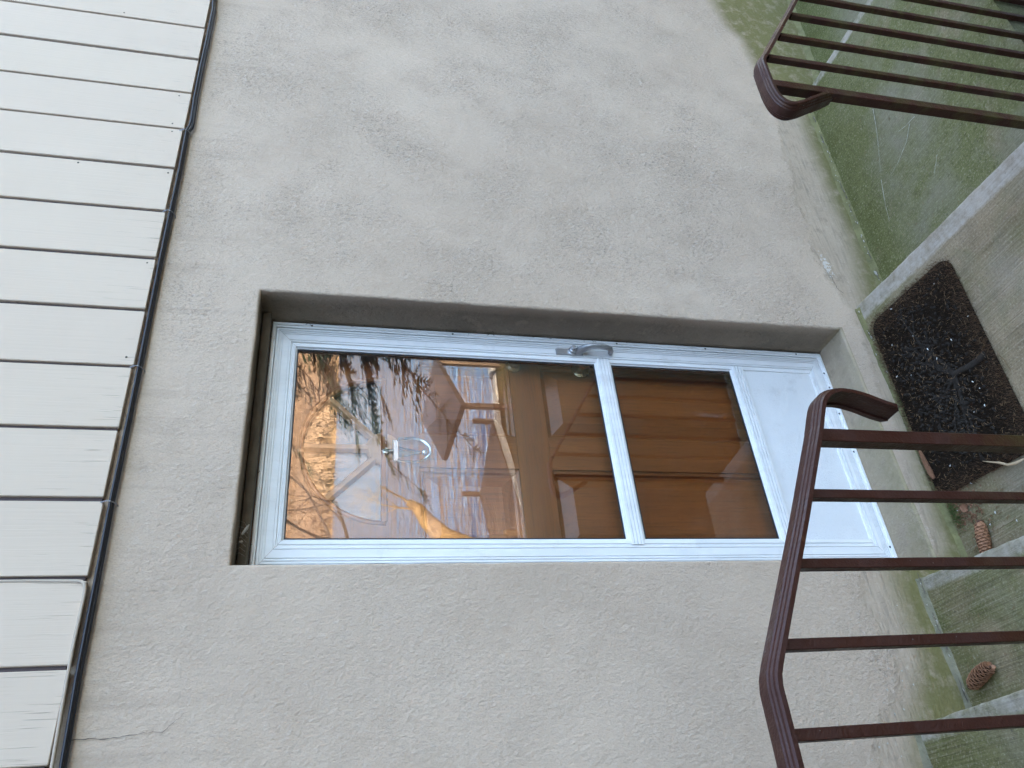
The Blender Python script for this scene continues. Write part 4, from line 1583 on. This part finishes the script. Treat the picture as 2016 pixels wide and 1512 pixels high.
# trees on the lake side
def grow(mb_, p, d, L, r, depth, rr, tips, droop=0.0):
    pts, rads_ = [Vector(p)], [r]
    d = Vector(d).normalized()
    n = 4
    for k in range(n):
        d = (d + Vector((rr.uniform(-.22, .22), rr.uniform(-.22, .22), rr.uniform(-.10, .16) - droop))).normalized()
        pts.append(pts[-1] + d * (L / n))
        rads_.append(r * (1 - .42 * (k + 1) / n))
    mb_.tube(pts, rads_, 5 if depth > 1 else 3, False)
    if depth == 0:
        tips.append((pts[-1], d))
        return
    for k in range(rr.choice((3, 3, 4))):
        t = rr.choice((2, 3, 4, 4))
        a = rr.uniform(0, 6.283)
        side = Vector((math.cos(a), math.sin(a), rr.uniform(-.1, .7))).normalized()
        grow(mb_, pts[t], (d * .75 + side * .75), L * rr.uniform(.58, .82), rads_[t] * .62, depth - 1, rr, tips, droop)


def bare_tree(x, y, H, label, seed, lean=(0, 0, 1), depth=5, mat='treebark'):
    z = ground_z(x, y) if y > -18 else LAKE - .2
    rr = random.Random(seed)
    e = empty("bare_tree", (x, y, z), label, "tree", "trees on the lake side")
    tk = MB()
    tips = []
    lean = Vector(lean).normalized()
    P = [Vector((x, y, z)) + lean * (H * .42 * t) + Vector((.12 * nz(x, t * 3, 1), .12 * nz(y, t * 3, 5), 0)) for t in (0, .25, .5, .75, 1)]
    r0 = H * .020
    tk.tube(P, [r0 * 1.35, r0 * 1.1, r0, r0 * .92, r0 * .85], 9, False)
    tk.build("trunk", MT[mat], e, True)
    cr = MB()
    for k in range(5):
        a = k * 1.2566 + rr.uniform(-.4, .4)
        grow(cr, P[-1 - (k % 2)], lean * .8 + Vector((math.cos(a), math.sin(a), .35)) * .7, H * .26, r0 * .55, depth - 1, rr, tips)
    cr.build("crown", MT[mat], e)
    return e


def hemlock(x, y, H, zlow, label, seed, R0=4.2):
    z = ground_z(x, y) if y > -18 else LAKE
    rr = random.Random(seed)
    e = empty("hemlock_tree", (x, y, z), label, "tree", "trees on the lake side")
    MB().tube([(x, y, z), (x + .1, y, z + H * .5), (x, y, z + H)], [H * .018, H * .011, .02], 8).build("trunk", MT['treebark'], e, True)
    V, F = [], []
    br = MB()
    zz = zlow
    while zz < z + H:
        t = (zz - zlow) / max(.1, z + H - zlow)
        for k in range(7):
            a = rr.uniform(0, 6.283)
            L = R0 * (1 - t) ** .7 * rr.uniform(.75, 1.1) + .2
            P = []
            for q in range(8):
                s2 = q / 7
                P.append(Vector((x + math.cos(a) * L * s2, y + math.sin(a) * L * s2, zz + .25 * L * s2 * .5 - .42 * L * s2 * s2 * rr.uniform(.8, 1.1))))
            br.tube(P, [.03 * (1 - i / 8.5) for i in range(8)], 3, False)
            for i in range(1, 8):
                for h2 in range(9):
                    sd_ = rr.choice((-1, 1))
                    b0 = P[i - 1].lerp(P[i], rr.random())
                    ang = a + sd_ * rr.uniform(.5, 1.2)
                    tl = L * .26 * (1.15 - i / 8) * rr.uniform(.5, 1.1) + .06
                    dv = Vector((math.cos(ang), math.sin(ang), -.30 * rr.random()))
                    sv = Vector((-math.sin(ang), math.cos(ang), rr.uniform(-.3, .3)))
                    for u2i in range(4):
                        c0 = b0 + dv * (tl * u2i / 4)
                        c1 = b0 + dv * (tl * (u2i + 1) / 4)
                        for sg in (-1, 1):
                            kq = len(V)
                            tp_ = (c0 + c1) / 2 + sv * (sg * tl * .22 * (1 - u2i / 5)) + dv * (tl * .18) + Vector((0, 0, -.02))
                            V += [tuple(c0), tuple(c1), tuple(tp_)]
                            F.append((kq, kq + 1, kq + 2))
        zz += .36
    m_ = MB()
    m_.v, m_.f = V, F
    raw("crown", V, F, MT['hemlock'], e)
    br.build("branches", MT['treebark'], e)["kind"] = "stuff"
    return e


hemlock(7.3, -6.6, 10.5, 1.15, "dark drooping hemlock mirrored in the top corner of the storm glass", 3, 3.3)
bare_tree(3.0, -12.5, 8.5, "leafless tree with fine dark twigs mirrored near the door head", 8, (.32, 0, 1))
bare_tree(2.2, -17.5, 10.5, "slim leafless tree mirrored at the hinge side of the glass", 15, (.3, -.1, 1))

# pale gnarled trunk leaning over the water
ge = empty("leaning_trunk", (9.0, -21.0, LAKE), "pale gnarled tree trunk leaning over the lake in the glass reflection", "tree")
tg = MB()
rr = random.Random(4)
P = [Vector((8.6, -21.2, LAKE - .2)), Vector((8.9, -21.2, -2.6)), Vector((9.3, -21.3, -1.9)), Vector((9.9, -21.3, -1.35)), Vector((10.3, -21.2, -1.05)), Vector((10.5, -21.2, -.75))]
tg.tube(P, [.42, .38, .34, .27, .19, .12], 12)
tg.build("trunk", MT['goldbark'], ge, True)
cr = MB()
tips = []
grow(cr, P[-1], (.7, 0, .6), 1.1, .045, 3, rr, tips)
grow(cr, P[-2], (.1, 0, 1), 1.2, .04, 3, rr, tips)
grow(cr, P[2], (-.6, 0, .8), 1.0, .04, 3, rr, tips)
cr.build("crown", MT['goldbark'], ge)

# boathouse canopy on posts
bx = empty("boat_canopy", (13.2, -18.7, LAKE), "brown canopy on posts above the dock mirrored in the glass", "canopy")
Rc, Tc, Lc, Bc = [Vector(q) for q in ((13.8, -17.6, -1.25), (13.3, -20.6, -1.20), (9.9, -17.2, -1.3), (9.6, -13.8, -1.25))]
ap = (Rc + Tc + Lc + Bc) / 4 + Vector((0, 0, .16))
V = [Rc, Tc, Lc, Bc, ap] + [q - Vector((0, 0, .14)) for q in (Rc, Tc, Lc, Bc)]
MB().add(V, [(0, 1, 4), (1, 2, 4), (2, 3, 4), (3, 0, 4), (0, 1, 6, 5), (1, 2, 7, 6), (2, 3, 8, 7), (3, 0, 5, 8), (5, 6, 7, 8)]).build("canopy_roof", MT['tarp'], bx)
for q in (Rc, Bc):
    c = q.lerp(ap, .10)
    MB().box(c.x - .06, c.x + .06, c.y - .06, c.y + .06, LAKE - .5, c.z - .12).build("post", MT['dockwood'], bx)

# dock of separate planks
dk = empty("dock", (8.4, -17.5, LAKE), "wooden dock with gapped planks on the lake in the glass reflection", "dock")
d0, d1 = Vector((6.4, -17.0, -3.15)), Vector((11.3, -19.6, -3.15))
ax_ = (d1 - d0).normalized()
pr_ = Vector((-ax_.y, ax_.x, 0))
MB().add([d0 - pr_ * 1.5, d1 - pr_ * 1.5, d1 + pr_ * 1.5, d0 + pr_ * 1.5] + [q - Vector((0, 0, .25)) for q in (d0 - pr_ * 1.5, d1 - pr_ * 1.5, d1 + pr_ * 1.5, d0 + pr_ * 1.5)],
         [(4, 5, 6, 7), (0, 1, 5, 4), (1, 2, 6, 5), (2, 3, 7, 6), (3, 0, 4, 7), (0, 3, 2, 1)]).build("deck_frame", MT['docklight'], dk)
npk = 26
Ld = (d1 - d0).length / npk
for k in range(npk):
    a, b = d0 + ax_ * (Ld * k + .025), d0 + ax_ * (Ld * (k + 1) - .025)
    V = []
    for zz in (.01, .05):
        V += [q + Vector((0, 0, zz)) for q in (a - pr_ * 1.5, b - pr_ * 1.5, b + pr_ * 1.5, a + pr_ * 1.5)]
    MB().add(V, [(4, 5, 6, 7), (0, 1, 5, 4), (1, 2, 6, 5), (2, 3, 7, 6), (3, 0, 4, 7)]).build("plank", MT['dockwood'], dk)
for q in (d0 - pr_ * 1.4, d0 + pr_ * 1.4, d1 - pr_ * 1.4, d1 + pr_ * 1.4):
    MB().tube([(q.x, q.y, LAKE - .6), (q.x, q.y, -2.5)], .09, 8).build("pile", MT['dockwood'], dk)

# stone edging of the lawn
wl = MB()
rs = random.Random(9)
x = -14.0
sw = empty("shore_wall", (5, -18.3, LAKE), "low stone edging between lawn and lake in the glass reflection", "wall")
while x < 26:
    L = rs.uniform(.5, 1.1)
    m_ = MB().box(x, x + L - .03, -18.65 + rs.uniform(-.05, .05), -18.12, LAKE - .5, LAKE + .33 + rs.uniform(-.06, .08), .05)
    m_.build("stone", MT['stone'], sw)
    x += L

# dense spruces added out of view on the left to shade wall and reveal
hemlock(-6.2, -5.0, 13.0, .75, "tall dense shade spruce, added unseen beside the upper end of the steps", 29, 3.4)
hemlock(-6.4, -8.2, 14.0, .2, "second dense shade spruce, added unseen farther down the slope on the stair side", 31, 3.8)
hemlock(-2.6, -11.5, 12.5, -.6, "third dense shade spruce, added unseen on the lawn nearest the shore", 37, 3.2)
hemlock(-3.1, -5.4, 10.5, .35, "nearest dense shade spruce, added unseen in front of the added wing", 43, 2.5)
